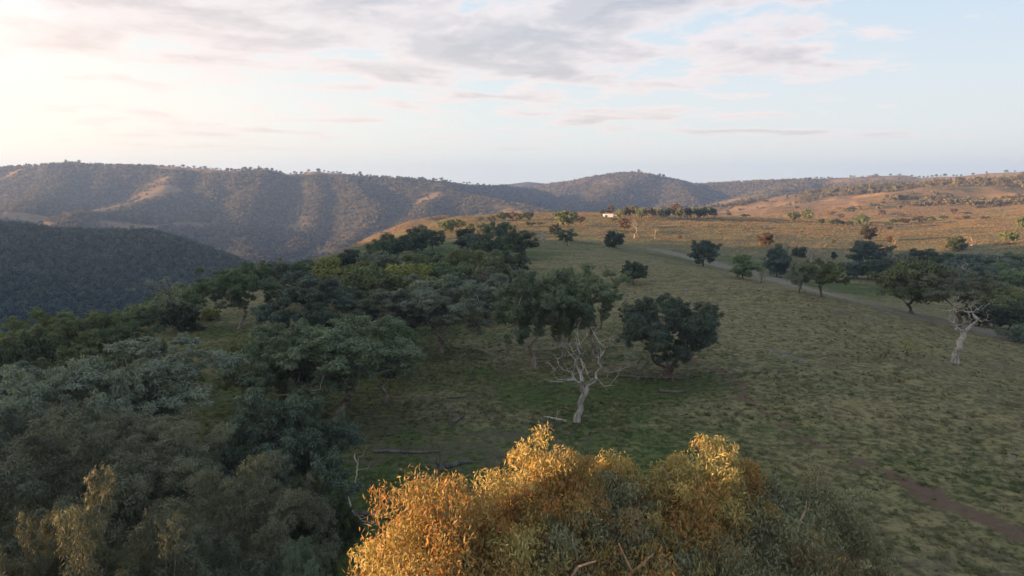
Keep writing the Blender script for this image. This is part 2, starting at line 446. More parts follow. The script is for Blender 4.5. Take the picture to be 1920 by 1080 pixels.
def build_terrain():
    th = np.radians(np.concatenate([np.arange(-180, -46, 2.0), np.arange(-46, -41, 0.5), np.arange(-41, 41.01, 0.17), np.arange(41.5, 46, 0.5), np.arange(46, 180, 2.0)]))
    r = np.concatenate([np.geomspace(2, 22, 18)[:-1], np.geomspace(22, 160, 270)[:-1], np.geomspace(160, 900, 190)[:-1], np.geomspace(900, 3600, 190)[:-1], np.geomspace(3600, 5000, 18)])
    global RADII
    RADII = r
    T, Rr = np.meshgrid(th, r, indexing='ij')
    X = np.sin(T) * Rr; Y = np.cos(T) * Rr
    Z, L = terrain(X, Y)
    Z = Z - np.clip(Rr - 6000, 0, None) * 0.02
    nt_, nr = X.shape
    idx = np.arange(nt_ * nr).reshape(nt_, nr)
    nxt = np.roll(idx, -1, axis=0)
    quads = np.stack([idx[:, :-1], idx[:, 1:], nxt[:, 1:], nxt[:, :-1]], -1).reshape(-1, 4)
    V = np.stack([X.ravel(), Y.ravel(), Z.ravel()], -1)
    lay = L.ravel(); ql = lay[quads[:, 0]]
    x, y, z = V.T
    # slope towards the left (towards the evening sun): those flanks are grassier
    e = 20.0
    zl = terrain(X - e, Y)[0].ravel(); sl = np.clip((z - zl) / e / 0.3, -1, 1)
    wood = woodiness(x, y, z, lay, np.clip(sl, 0, 1))
    for pts, w_, v in LIT_GRASS:
        P = [hit(a, b, 6000, 500) for a, b in pts]
        P = [tuple(p[:2]) for p in P if p is not None]
        if len(P) > 1: wood = wood - gauss_line(x, y, P, w_) * v
    for pts, w_, v in WOOD_LINES:
        P = [hit(a, b, 6000, 500) for a, b in pts]
        P = [tuple(p[:2]) for p in P if p is not None]
        if len(P) > 1: wood = wood + gauss_line(x, y, P, w_) * v
    for pp in (RIDGES[0]['p'], RIDGES[11]['p']):
        dd, _ = seg_dist(x, y, pp); wood = wood - 0.9 * np.exp(-(dd / 20) ** 2) * (x > -1150)
    # attributes of the pasture
    rr = np.hypot(x, y)
    path = [spot(*p) for p in [(1290, 672), (1340, 690), (1385, 715), (1395, 745), (1440, 775), (1500, 815), (1560, 845), (1610, 868), (1680, 895), (1750, 930), (1830, 970), (1960, 1020)]]
    soil = gauss_line(x, y, path, 1.7) * 0.56
    for p in [[(1540, 775), (1640, 800), (1760, 860), (1900, 930)], [(1700, 905), (1800, 945), (1900, 990)]]:
        soil += gauss_line(x, y, [spot(*q) for q in p], 2.6) * 0.29
    gully = [spot(*p) for p in [(1660, 600), (1720, 640), (1800, 662), (1900, 690)]]
    soil2 = gauss_line(x, y, gully, 5) * 0.25
    farsoil = gauss_line(x, y, [spot(*p) for p in [(1340, 452), (1400, 456), (1450, 450)]], 9) * 0.4
    track = [spot(*p) for p in [(1236, 470), (1290, 482), (1340, 494), (1400, 508), (1460, 524), (1520, 543), (1600, 562), (1680, 582), (1760, 602), (1850, 620), (1930, 640)]]
    pale = gauss_line(x, y, track, 7.0) * 1.15
    for p, w_ in [(((1440, 655), (1480, 668), (1510, 678)), 1.4), (((1560, 650), (1590, 640)), .8), (((1890, 850), (1905, 862)), .8)]:
        pale += gauss_line(x, y, [spot(*q) for q in p], w_) * 0.55
    dry = 0.56 + 0.22 * np.clip((x - 8) / 20, 0, 1) + 0 * x
    dry += 0.34 * np.clip((rr - 115) / 60, 0, 1) * np.clip((250 - rr) / 60, 0, 1)       # straw-coloured crest
    dry -= 0.20 * np.clip((rr - 250) / 40, 0, 1) * (y < 345)
    dry -= 0.34 * gauss_line(x, y, [spot(*p) for p in [(650, 930), (700, 860), (760, 900)]], 10)
    dry -= 0.34 * gauss_line(x, y, [spot(*p) for p in [(900, 700), (1080, 770), (1200, 730), (1330, 720)]], 6)
    dry -= 0.30 * gauss_line(x, y, [spot(*p) for p in [(1050, 450), (1100, 455)]], 12)
    dry -= 0.34 * gauss_line(x, y, [spot(*p) for p in [(1160, 436), (1280, 424), (1400, 424)]], 16)
    dry -= 0.30 * gauss_line(x, y, [spot(*p) for p in [(1250, 490), (1330, 508)]], 5)
    dry -= 0.30 * gauss_line(x, y, [spot(*p) for p in [(1700, 545), (1560, 540), (1640, 560)]], 9)
    dry += 0.75 * np.clip((y - 345) / 40, 0, 1) * (1 - gauss_line(x, y, [spot(*p) for p in [(1160, 436), (1280, 424), (1400, 424)]], 30))
    dry -= 0.12 * ((x < -10) & (rr < 160))
    bare = 0.62 * np.clip(1.25 - rr / 260, 0.25, 1) + 0.22 * gauss_line(x, y, [spot(*p) for p in [(760, 760), (880, 690), (980, 660)]], 14)
    mats = {9: ('ground', GROUND), 0: ('valley', HILL), 1: ('distant_hills', HILL), 2: ('wooded_hillside', HILL), 3: ('farther_hills', HILL), 4: ('grassy_spur', HILL), 5: ('surrounding_hills', HILL)}
    for k, (nm, mt) in mats.items():
        q = quads[ql == k]
        if not len(q): continue
        u, inv = np.unique(q.ravel(), return_inverse=True)
        fl = inv
        me = mesh_from(nm, V[u], fl, np.full(len(q), 4))
        fattr(me, 'wood', wood[u])
        if k == 9:
            fattr(me, 'soil', (soil + soil2 + farsoil)[u]); fattr(me, 'pale', pale[u]); fattr(me, 'dry', dry[u]); fattr(me, 'bare', bare[u])
        me.materials.append(mt)
        o = bpy.data.objects.new(nm, me); col.objects.link(o); o['kind'] = 'structure'
    return x, y, z, lay, wood
LIT_GRASS = [([(320, 352), (280, 368), (230, 383), (180, 394), (130, 402)], 24, 1.4), ([(0, 402), (60, 408)], 60, 1.2), ([(390, 420), (260, 425), (180, 420)], 30, 0.5),
             ([(60, 425), (250, 440)], 25, 0.5), ([(780, 352), (830, 360)], 50, 0.3), ([(940, 384), (1030, 400)], 40, 0.5), ([(700, 385), (680, 372)], 50, 0.3), ([(825, 363), (800, 372)], 40, 0.4)]
WOOD_LINES = [([(1340, 388), (1400, 378), (1480, 364), (1560, 358), (1640, 352)], 70, 0.62), ([(1700, 350), (1800, 345), (1900, 335)], 110, 0.55), ([(1740, 376), (1790, 382), (1850, 380), (1920, 376)], 50, 0.6),
              ([(1500, 352), (1400, 360), (1330, 366)], 200, 1.0), ([(1600, 350), (1660, 346)], 150, 0.6), ([(1350, 345), (1500, 340)], 60, 0.6), ([(1740, 330), (1790, 333)], 60, 0.9)]
TX, TY, TZ, TL, TWOOD = build_terrain()

# ------------------------------------------------------------------ evening air
def haze():
    x0, x1, y0, y1, z0, z1 = -5100, 5100, -5100, 5100, -330, 150
    V = [(x, y, z) for z in (z0, z1) for y in (y0, y1) for x in (x0, x1)]
    f = [(0, 2, 3, 1), (4, 5, 7, 6), (0, 1, 5, 4), (2, 6, 7, 3), (0, 4, 6, 2), (1, 3, 7, 5)]
    me = bpy.data.meshes.new('haze'); me.from_pydata(V, [], f); me.update()
    m, n = material('haze_air')
    v = n.new('ShaderNodeVolumePrincipled')
    v.inputs['Color'].default_value = (0.33, 0.54, 1.0, 1)
    v.inputs['Density'].default_value = HAZE
    v.inputs['Anisotropy'].default_value = 0.2
    o = n.new('ShaderNodeOutputMaterial'); n.l.new(v.outputs[0], o.inputs['Volume'])
    me.materials.append(m)
    ob = bpy.data.objects.new('haze', me); col.objects.link(ob); ob['kind'] = 'stuff'
HAZE = 1.45e-4
haze()
# ------------------------------------------------------------------ foliage and bark materials
LEAF_GAIN = 2.2
def leaf_material(name, stops, bright=1.0, trans=0.28, rnd=0.35):
    m, n = material(name)
    t = n.attr('tint')
    r = n.new('ShaderNodeObjectInfo').outputs['Random']
    f = n.math('ADD', n.math('MULTIPLY', t, 0.8), n.math('MULTIPLY', r, 0.2), clamp=True)
    c = n.ramp(f, [(p, tuple(v * bright * LEAF_GAIN for v in cc)) for p, cc in stops])
    k = n.math('MULTIPLY_ADD', r, rnd, 1.0 - rnd / 2)
    c = n.vmath('SCALE', c, scale=k)
    b = pbsdf(n, c, 0.55, 0.3)
    tr = n.new('ShaderNodeBsdfTranslucent'); n.put(tr.inputs[0], n.vmath('MULTIPLY', c, (1.3, 1.15, 0.6)))
    mx = n.new('ShaderNodeMixShader'); mx.inputs[0].default_value = trans
    n.l.new(b.outputs[0], mx.inputs[1]); n.l.new(tr.outputs[0], mx.inputs[2])
    finish(n, mx.outputs[0])
    return m
LM = {
    'olive': leaf_material('olive_leaves', [(0, (.026, .034, .014)), (.5, (.060, .075, .030)), (1, (.105, .115, .048))]),
    'green': leaf_material('green_leaves', [(0, (.022, .035, .016)), (.5, (.052, .075, .036)), (1, (.092, .120, .060))]),
    'sage': leaf_material('sage_leaves', [(0, (.028, .040, .022)), (.5, (.062, .083, .048)), (1, (.105, .132, .080))]),
    'grey': leaf_material('grey_green_leaves', [(0, (.030, .038, .028)), (.5, (.070, .086, .064)), (1, (.125, .142, .108))]),
    'blue': leaf_material('blue_green_leaves', [(0, (.019, .029, .021)), (.5, (.042, .060, .044)), (1, (.076, .100, .074))]),
    'dark': leaf_material('dark_leaves', [(0, (.012, .019, .010)), (.5, (.028, .040, .020)), (1, (.050, .064, .032))]),
    'yellow': leaf_material('yellow_green_leaves', [(0, (.040, .050, .012)), (.5, (.090, .100, .024)), (1, (.140, .140, .040))]),
    'brown': leaf_material('dull_olive_leaves', [(0, (.032, .034, .022)), (.4, (.058, .064, .043)), (.8, (.076, .086, .059)), (1, (.11, .118, .082))]),
    'rust': leaf_material('rusty_leaves', [(0, (.032, .024, .013)), (.5, (.060, .044, .024)), (1, (.09, .068, .038))]),
    'hero': leaf_material('gum_leaves', [(0, (.170, .058, .020)), (.26, (.155, .080, .026)), (.45, (.118, .092, .036)), (.72, (.135, .120, .048)), (1, (.21, .185, .080))], 1.2, 0.30),  # olive and reddish leaves, with low-sun gold put into the colour
    'umber': leaf_material('brownish_leaves', [(0, (.018, .016, .011)), (.5, (.036, .032, .021)), (1, (.062, .054, .035))]),
    'heroshade': leaf_material('shaded_gum_leaves', [(0, (.120, .056, .028)), (.24, (.085, .070, .038)), (.6, (.085, .094, .058)), (1, (.140, .148, .092))], 1.05, 0.25),  # shaded copy of the gum leaves: skylit grey-green put into the colour
    'far': leaf_material('hill_leaves', [(0, (.030, .032, .018)), (.5, (.062, .060, .034)), (1, (.105, .090, .052))], 1.0, 0.2, 0.7),
    'fardark': leaf_material('dark_hill_leaves', [(0, (.018, .024, .014)), (.5, (.040, .050, .028)), (1, (.070, .078, .042))], 1.0, 0.2, 0.7),
}
def bark_material(name, dark, light, s=1.0):
    m, n = material(name)
    pos = n.new('ShaderNodeTexCoord').outputs['Object']
    st = n.vmath('MULTIPLY', pos, (7.0 * s, 7.0 * s, 0.9 * s))
    a = n.noise(st, 1.0, 5, 0.65); b_ = n.noise(pos, 0.7, 3, 0.5)
    c = n.mix(n.range(n.math('ADD', n.math('MULTIPLY', a, .6), n.math('MULTIPLY', b_, .4)), 0.38, 0.62), dark, light)
    b = pbsdf(n, c, 0.85, 0.2)
    bump = n.new('ShaderNodeBump'); bump.inputs['Strength'].default_value = 0.6; bump.inputs['Distance'].default_value = 0.05
    n.put(bump.inputs['Height'], a); n.l.new(bump.outputs[0], b.inputs['Normal'])
    finish(n, b.outputs[0])
    return m
BARK = bark_material('grey_brown_bark', (.045, .033, .026, 1), (.16, .125, .10, 1))
PALEBARK = bark_material('pale_bark', (.13, .10, .08, 1), (.38, .32, .26, 1))
DEADWOOD = bark_material('weathered_wood', (.16, .145, .128, 1), (.44, .41, .37, 1))
LOGWOOD = bark_material('old_log_wood', (.035, .032, .030, 1), (.15, .14, .13, 1))
HEROBARK = bark_material('smooth_gum_bark', (.26, .13, .07, 1), (.52, .38, .28, 1), 0.6)

# ------------------------------------------------------------------ tree growing
class Acc:
    def __init__(s): s.V = []; s.F = []; s.C = []; s.n = 0; s.T = []
    def add(s, V, F, cnt, T=None):
        s.V.append(V); s.F.append(F.ravel() + s.n); s.C.append(np.full(len(F), cnt)); s.n += len(V)
        s.T.append(np.full(len(V), 0.5) if T is None else T)
    def mesh(s, name, smooth=True, tint=False):
        me = mesh_from(name, np.concatenate(s.V), np.concatenate(s.F), np.concatenate(s.C), smooth)
        if tint: fattr(me, 'tint', np.concatenate(s.T))
        return me
def tube(acc, P, Rd, k=6):
    P = np.asarray(P, float); n = len(P)
    T = np.gradient(P, axis=0); T /= np.linalg.norm(T, axis=1, keepdims=True) + 1e-9
    up = np.where(np.abs(T[:, 2:3]) > 0.9, np.array([[1., 0, 0]]), np.array([[0, 0, 1.]]))
    A = np.cross(T, up); A /= np.linalg.norm(A, axis=1, keepdims=True) + 1e-9
    # keep the frame from flipping
    for i in range(1, n):
        a = A[i - 1] - T[i] * (A[i - 1] @ T[i]); A[i] = a / (np.linalg.norm(a) + 1e-9)
    B = np.cross(T, A)
    an = np.arange(k) * 2 * np.pi / k
    V = P[:, None] + (np.cos(an)[None, :, None] * A[:, None] + np.sin(an)[None, :, None] * B[:, None]) * np.asarray(Rd)[:, None, None]
    V = V.reshape(-1, 3)
    i = np.arange(n - 1)[:, None] * k; j = np.arange(k)[None]
    F_ = np.stack([i + j, i + (j + 1) % k, i + k + (j + 1) % k, i + k + j], -1).reshape(-1, 4)
    acc.add(V, F_, 4)
def leaves(rs, C, L, W, droop=0.7, outward=None, jitter=0.6, facing=None):
    """rhombic leaves at points C"""
    n = len(C)
    d = rs.normal(size=(n, 3)) * jitter
    d[:, 2] -= droop
    if outward is not None: d += outward * 0.5
    d /= np.linalg.norm(d, axis=1, keepdims=True) + 1e-9
    nr = rs.normal(size=(n, 3))
    if facing is not None: nr = facing * 1.5 + nr * .55
    s = np.cross(d, nr); s /= np.linalg.norm(s, axis=1, keepdims=True) + 1e-9
    l = L * rs.uniform(.65, 1.35, (n, 1)); w = W * rs.uniform(.7, 1.3, (n, 1))
    V = np.stack([C, C + d * l * .42 + s * w * .5, C + d * l, C + d * l * .42 - s * w * .5], 1)
    return V.reshape(-1, 3), np.arange(n * 4).reshape(n, 4)
def skeleton(rs, base_pts, base_r, tips, wig=0.12, rmin=0.03, tipw=0.028, bow=0.12):
    """greedy growth: each tip joins the nearest wood already grown; pipe-model radii"""
    nodes = [np.array(p, float) for p in base_pts]
    par = [-1] + list(range(len(base_pts) - 1))
    plen = [0.0]
    for i in range(1, len(nodes)): plen.append(plen[-1] + np.linalg.norm(nodes[i] - nodes[i - 1]))
    nb = len(nodes)
    order = np.argsort(np.linalg.norm(tips - nodes[nb - 1], axis=1))
    chains = []
    first_ok = max(1, int(nb * 0.45))
    for t in order:
        tip = tips[t]
        N = np.array(nodes); pl = np.array(plen)
        dd = np.linalg.norm(N - tip, axis=1)
        cost = dd + 0.32 * pl + np.where(N[:, 2] > tip[2] + 0.3, 0.8 * (N[:, 2] - tip[2]), 0)
        cost[:first_ok] += 1e6
        j = int(np.argmin(cost)); a = N[j]; L = dd[j]
        if L < 1e-3: continue
        m = max(2, min(6, int(L / max(0.6, 0.14 * pl.max() + .1)) + 2))
        ch = [j]
        off = rs.normal(size=3) * wig * L
        for q in range(1, m + 1):
            f = q / m
            p = a + (tip - a) * f + (off * math.sin(f * math.pi)) + np.array([0, 0, -bow * L * math.sin(f * math.pi)]) * (1 if tip[2] > a[2] else -1)
            if q < m: p = p + rs.normal(size=3) * wig * 0.45 * L / m
            nodes.append(p); par.append(ch[-1]); plen.append(plen[ch[-1]] + np.linalg.norm(p - nodes[ch[-1]])); ch.append(len(nodes) - 1)
        chains.append(ch)
    n = len(nodes); w = np.zeros(n)
    for ch in chains: w[ch[-1]] += 1
    for i in range(n - 1, 0, -1): w[par[i]] += w[i]
    rr = np.maximum(rmin, tipw * np.sqrt(np.maximum(w, .3)) ** 1.12)
    k = base_r / max(rr[0], 1e-6)
    if k > 1: rr = rr * (1 + (k - 1) * np.clip(w / max(w[0], 1), 0, 1) ** 0.6)
    return np.array(nodes), par, chains, rr, nb
def wood_meshes(nodes, chains, rr, nb, name, k=6, root_flare=1.5):
    tr = Acc(); br = Acc()
    R0 = rr[:nb].copy(); R0[0] *= root_flare
    tube(tr, nodes[:nb], R0, k + 2)
    for ch in chains:
        r = rr[ch].copy(); r[0] = min(r[0], r[1] * 1.25)
        r[-1] *= 0.6
        tube(br, nodes[ch], r, k if rr[ch[1]] > .08 else max(3, k - 2))
    return tr.mesh(name + '_trunk'), br.mesh(name + '_branches')
def crown_points(rs, n, Rx, Ry, zb, zt, md, asym=0.3, low=0.25, sub=0.42):
    zc = zb + sub * (zt - zb)
    pts = []; tries = 0
    ph = rs.uniform(0, 100)
    while len(pts) < n and tries < n * 120:
        tries += 1
        d = rs.normal(size=3); d /= np.linalg.norm(d)
        if d[2] < -0.15 and rs.rand() > low: continue
        u = rs.rand() ** 0.33
        a = math.atan2(d[1], d[0])
        f = 1 + asym * float(perlin(np.array([ph + math.cos(a) * 1.2]), np.array([ph + math.sin(a) * 1.2 + d[2]]))[0]) * 2
        p = np.array([d[0] * Rx * f * u, d[1] * Ry * f * u, zc + d[2] * u * ((zt - zc) * (1 + (f - 1) * .5) if d[2] > 0 else (zc - zb))])
        if all(np.linalg.norm((p - q) * (1, 1, 1.2)) > md for q in pts): pts.append(p)
        elif tries % (n * 20) == 0: md *= .85
    return np.array(pts)
def fill_crown(rs, tips, rc, per, L, W, spread=0.30, flat=0.9, subs=9, droop=0.7, face=1.0, cw=.42, reach=.85):
    A = []; Tt = []; G = []
    for c in tips:
        r = rc * rs.uniform(.7, 1.3); ct = rs.uniform(0, 1)
        S = rs.normal(size=(subs, 3)); S /= np.linalg.norm(S, axis=1, keepdims=True)
        S = S * rs.uniform(.35, reach, (subs, 1)) * r
        S[:, 2] = S[:, 2] * flat + 0.1 * r
        n = max(3, int(per * (r / rc) ** 2))
        k = rs.randint(0, subs, n)
        sr = rs.uniform(.7, 1.3, subs)
        g = rs.normal(size=(n, 3)); g /= np.linalg.norm(g, axis=1, keepdims=True)
        g *= (rs.rand(n, 1) ** .4) * spread * 1.9 * r * sr[k][:, None]
        g[:, 2] *= .75
        A.append(c + S[k] + g)
        G.append(g / (np.linalg.norm(g, axis=1, keepdims=True) + 1e-6) + S[k] / r * .8 + np.array([0, 0, .35]))
        st = rs.uniform(0, 1, subs)
        Tt.append(np.clip(cw * ct + .22 * st[k] + (.78 - cw) * rs.rand(n), 0, 1))
    C = np.concatenate(A); T = np.concatenate(Tt)
    V, F_ = leaves(rs, C, L, W, droop, facing=np.concatenate(G) * face)
    return V, F_, np.repeat(T, 4)
PROTO = {}
def grow(name, seed, Ht, Rx, Ry, zb, nt, rc, per, L, W, trunk_r=.35, forks=.3, k=6, lean=0.06, md=None, asym=.3, low=.6, wig=.12, subs=15, spread=.145, sub=.42, droop=.7):
    rs = np.random.RandomState(seed)
    tips = crown_points(rs, nt, Rx, Ry, zb, Ht - rc * .45, md or rc * 1.0, asym, low, sub)
    fh = Ht * forks
    ln = rs.normal(size=2) * lean * Ht
    base = [np.array([ln[0] * (t ** 1.6), ln[1] * (t ** 1.6), fh * t - (0.35 if t == 0 else 0)]) + (rs.normal(size=3) * .05 * fh * (0 < t < 1)) * (1, 1, 0) for t in np.linspace(0, 1, 6)]
    nodes, par, chains, rr, nb = skeleton(rs, base, trunk_r, tips - np.array([0, 0, rc * .25]), wig)
    tm, bm = wood_meshes(nodes, chains, rr, nb, name, k)
    V, F_, T = fill_crown(rs, tips, rc, per, L, W, spread=spread, subs=subs, droop=droop)
    a = Acc(); a.add(V, F_, 4, T)
    cm = a.mesh(name + '_crown', False, True)
    # real extents, so copies can be fitted
    lo = np.percentile(V, 1, axis=0); hi = np.percentile(V, 99.3, axis=0)
    PROTO[name] = dict(trunk=tm, branches=bm, crown=cm, h=hi[2], w=(hi[0] - lo[0] + hi[1] - lo[1]) / 2, cx=(hi[0] + lo[0]) / 2)
# near trees
grow('near_a', 11, 13, 5.8, 5.4, 4.2, 44, 1.28, 1500, .26, .09, .30, .22, 7, .05, asym=.4)
grow('near_b', 12, 13, 5.4, 5.6, 4.0, 40, 1.3, 1500, .26, .09, .27, .20, 7, .08, asym=.5)
grow('near_c', 13, 14, 5.6, 5.2, 6.4, 34, 1.25, 1500, .26, .09, .26, .30, 7, .08, asym=.5)
grow('near_d', 14, 11, 6.2, 5.6, 2.6, 54, 1.45, 1400, .27, .09, .34, .18, 7, .05, asym=.3)
grow('close_a', 17, 14, 6.2, 5.6, 4.2, 54, 1.4, 2300, .18, .05, .32, .25, 8, .06, subs=30, spread=.13)
grow('close_b', 18, 14, 5.6, 6.0, 4.6, 50, 1.4, 2300, .18, .05, .30, .25, 8, .08, asym=.4, subs=30, spread=.13)
# middle distance
grow('mid_a', 21, 11, 5.0, 4.8, 2.4, 34, 1.55, 300, .5, .24, .26, .22, 6, .06, subs=8, spread=.24)
grow('mid_b', 22, 11, 5.2, 4.8, 3.0, 32, 1.5, 300, .5, .24, .24, .26, 6, .08, asym=.4, subs=8, spread=.24)
grow('mid_c', 23, 10, 4.4, 4.4, 1.6, 32, 1.4, 300, .5, .24, .22, .18, 6, .06, low=.9, subs=8, spread=.24)
grow('mid_d', 24, 12, 4.6, 4.4, 4.0, 24, 1.4, 300, .5, .22, .20, .3, 6, .07, asym=.4, subs=8, spread=.24)
grow('round_a', 25, 6.5, 3.3, 3.3, 1.8, 48, 1.0, 330, .30, .15, .17, .28, 6, .04, asym=.08, low=.5)
# far trees
grow('low_a', 31, 10, 4.6, 4.4, 2.0, 18, 1.8, 80, 1.0, .6, .26, .25, 4, .05, subs=5, spread=.3)
grow('low_b', 32, 10, 4.4, 4.6, 2.4, 16, 1.7, 80, 1.0, .6, .26, .28, 4, .07, asym=.4, subs=5, spread=.3)
grow('low_c', 33, 11, 3.9, 4.1, 3.6, 13, 1.6, 75, 1.0, .6, .22, .34, 4, .06, asym=.4, subs=5, spread=.3)
# shrubs
grow('shrub_a', 41, 3.6, 2.4, 2.2, .5, 16, .9, 260, .32, .14, .10, .12, 5, .03, low=1, sub=.3)
grow('shrub_b', 42, 3.0, 3.0, 2.6, .4, 18, .85, 240, .32, .14, .10, .12, 5, .03, low=1, asym=.45, sub=.3)
def grow_thin(name, seed, Ht, Rx, zb, nt, rc, per, L, W, **kw):
    grow(name, seed, Ht, Rx, Rx, zb, nt, rc, per, L, W, **kw)
grow_thin('thin_a', 51, 10, 4.2, 2.6, 26, 1.1, 34, .42, .12, trunk_r=.26, forks=.25, asym=.5, wig=.2)

def bare(name, seed, Ht, Rx, zb, nt, trunk_r, forks, lean, wig=.28, k=6, md=.6, rmin=.03, tipw=.03, tilt=None):
    """leafless tree: gnarled limbs with forked twig ends"""
    rs = np.random.RandomState(seed)
    tips = crown_points(rs, nt, Rx, Rx * .8, zb, Ht, md, .45, .5)
    fh = Ht * forks
    base = [np.array([lean[0] * t ** 1.5, lean[1] * t ** 1.5, fh * t - (.3 if t == 0 else 0)]) + rs.normal(size=3) * .02 * fh * (0 < t < 1) * np.array([1, 1, 0]) for t in np.linspace(0, 1, 7)]
    nodes, par, chains, rr, nb = skeleton(rs, base, trunk_r, tips, wig, rmin, tipw, bow=.2)
    # side twigs
    tw = []
    for ch in chains:
        for i in ch[1:]:
            if rs.rand() < .9:
                d = nodes[i] - nodes[par[i]]; L = np.linalg.norm(d) + .01
                e = d / L + rs.normal(size=3) * .8; e /= np.linalg.norm(e)
                l = rs.uniform(.35, 1.0) * min(1.3, Ht * .1)
                m = nodes[i] + e * l * .5 + rs.normal(size=3) * .12 * l
                tw.append((np.array([nodes[i], m, nodes[i] + e * l + np.array([0, 0, .15 * l])]), rmin))
    tr = Acc(); br = Acc()
    R0 = rr[:nb].copy(); R0[0] *= 1.6; R0[1] *= 1.15
    tube(tr, nodes[:nb], R0, k + 3)
    for ch in chains:
        r = rr[ch].copy(); r[0] = min(r[0], r[1] * 1.25); r[-1] *= .4
        tube(br, nodes[ch], r, k)
    for P, r in tw: tube(br, P, [r, r * .7, r * .3], 3)
    PROTO[name] = dict(trunk=tr.mesh(name + '_trunk'), branches=br.mesh(name + '_branches'), h=nodes[:, 2].max(), w=2 * Rx * .9, cx=0)
bare('dead_a', 61, 11.5, 4.4, 4.0, 40, .30, .36, (1.1, .2), .17, rmin=.04, tipw=.038)
bare('dead_b', 71, 11, 3.6, 5.6, 34, .40, .46, (.9, .0), .13, rmin=.04, tipw=.035)
bare('dead_c', 63, 9, 3.6, 2.4, 40, .26, .22, (.2, .1), .22, rmin=.05, tipw=.04)
bare('dead_far', 64, 8, 3.2, 1.8, 26, .25, .2, (.1, 0), .2, 4, .7, .09, .07)
bare('snag', 65, 6, 1.3, 2.5, 7, .25, .45, (.3, .1), .2, 5, .6, .05, .05)

USED = {}
def new_thing(name, label, cat, group, loc, rz=0.0, scale=(1, 1, 1)):
    o = bpy.data.objects.new(name, None); col.objects.link(o)
    o.empty_display_size = 0.2
    o.location = loc; o.rotation_euler = (0, 0, rz); o.scale = scale
    o['label'] = label; o['category'] = cat
    if group: o['group'] = group
    return o
def child(name, me, mat, parent):
    o = bpy.data.objects.new(name, me); col.objects.link(o); o.parent = parent
    if not me.materials: me.materials.append(None)
    o.material_slots[0].link = 'OBJECT'; o.material_slots[0].material = mat
    return o
_rt = np.random.RandomState(99)
def put_tree(name, label, proto, leafm, px, top, w, base=None, Y=None, bark=None, cat='tree', group=None, rz=None, ymin=60, p=None, dz=0.0):
    """a tree whose crown top, width and foot are read off the photograph"""
    if p is None:
        if base is not None:
            p = hit(px, base, 6000, ymin)
            if p is None: print('NO HIT', name, label, px, base); return None
        else:
            for _ in range(5):
                q = at(px, (top + 500) / 2, Y); p = np.array([q[0], Y, H(q[0], Y)])
                if proto[:3] in ('mid', 'low'): Y = -p[2] * F / (top - 350 + .78 * w)
    p = np.array(p, float)
    Yp = p[1]
    zt = at(px, top, Yp)[2]
    hgt = max(zt - p[2], 1.0)
    wid = w / F * math.hypot(p[0], p[1]) * (1 if True else 0)
    P = PROTO[proto]
    sx = wid / P['w']; sz = hgt / P['h']
    sx = min(max(sx, .25), 3.2); sz = min(max(sz, .25), 3.0)
    sx = min(sx, 1.75 * sz)
    if rz is None: rz = _rt.uniform(0, 6.28)
    o = new_thing(name, label, cat, group, tuple(p + np.array([0, 0, dz])), rz, (sx, sx, sz))
    child('trunk', P['trunk'], bark or BARK, o)
    child('branches', P['branches'], bark or BARK, o)
    if 'crown' in P and leafm: child('crown', P['crown'], LM[leafm], o)
    return o
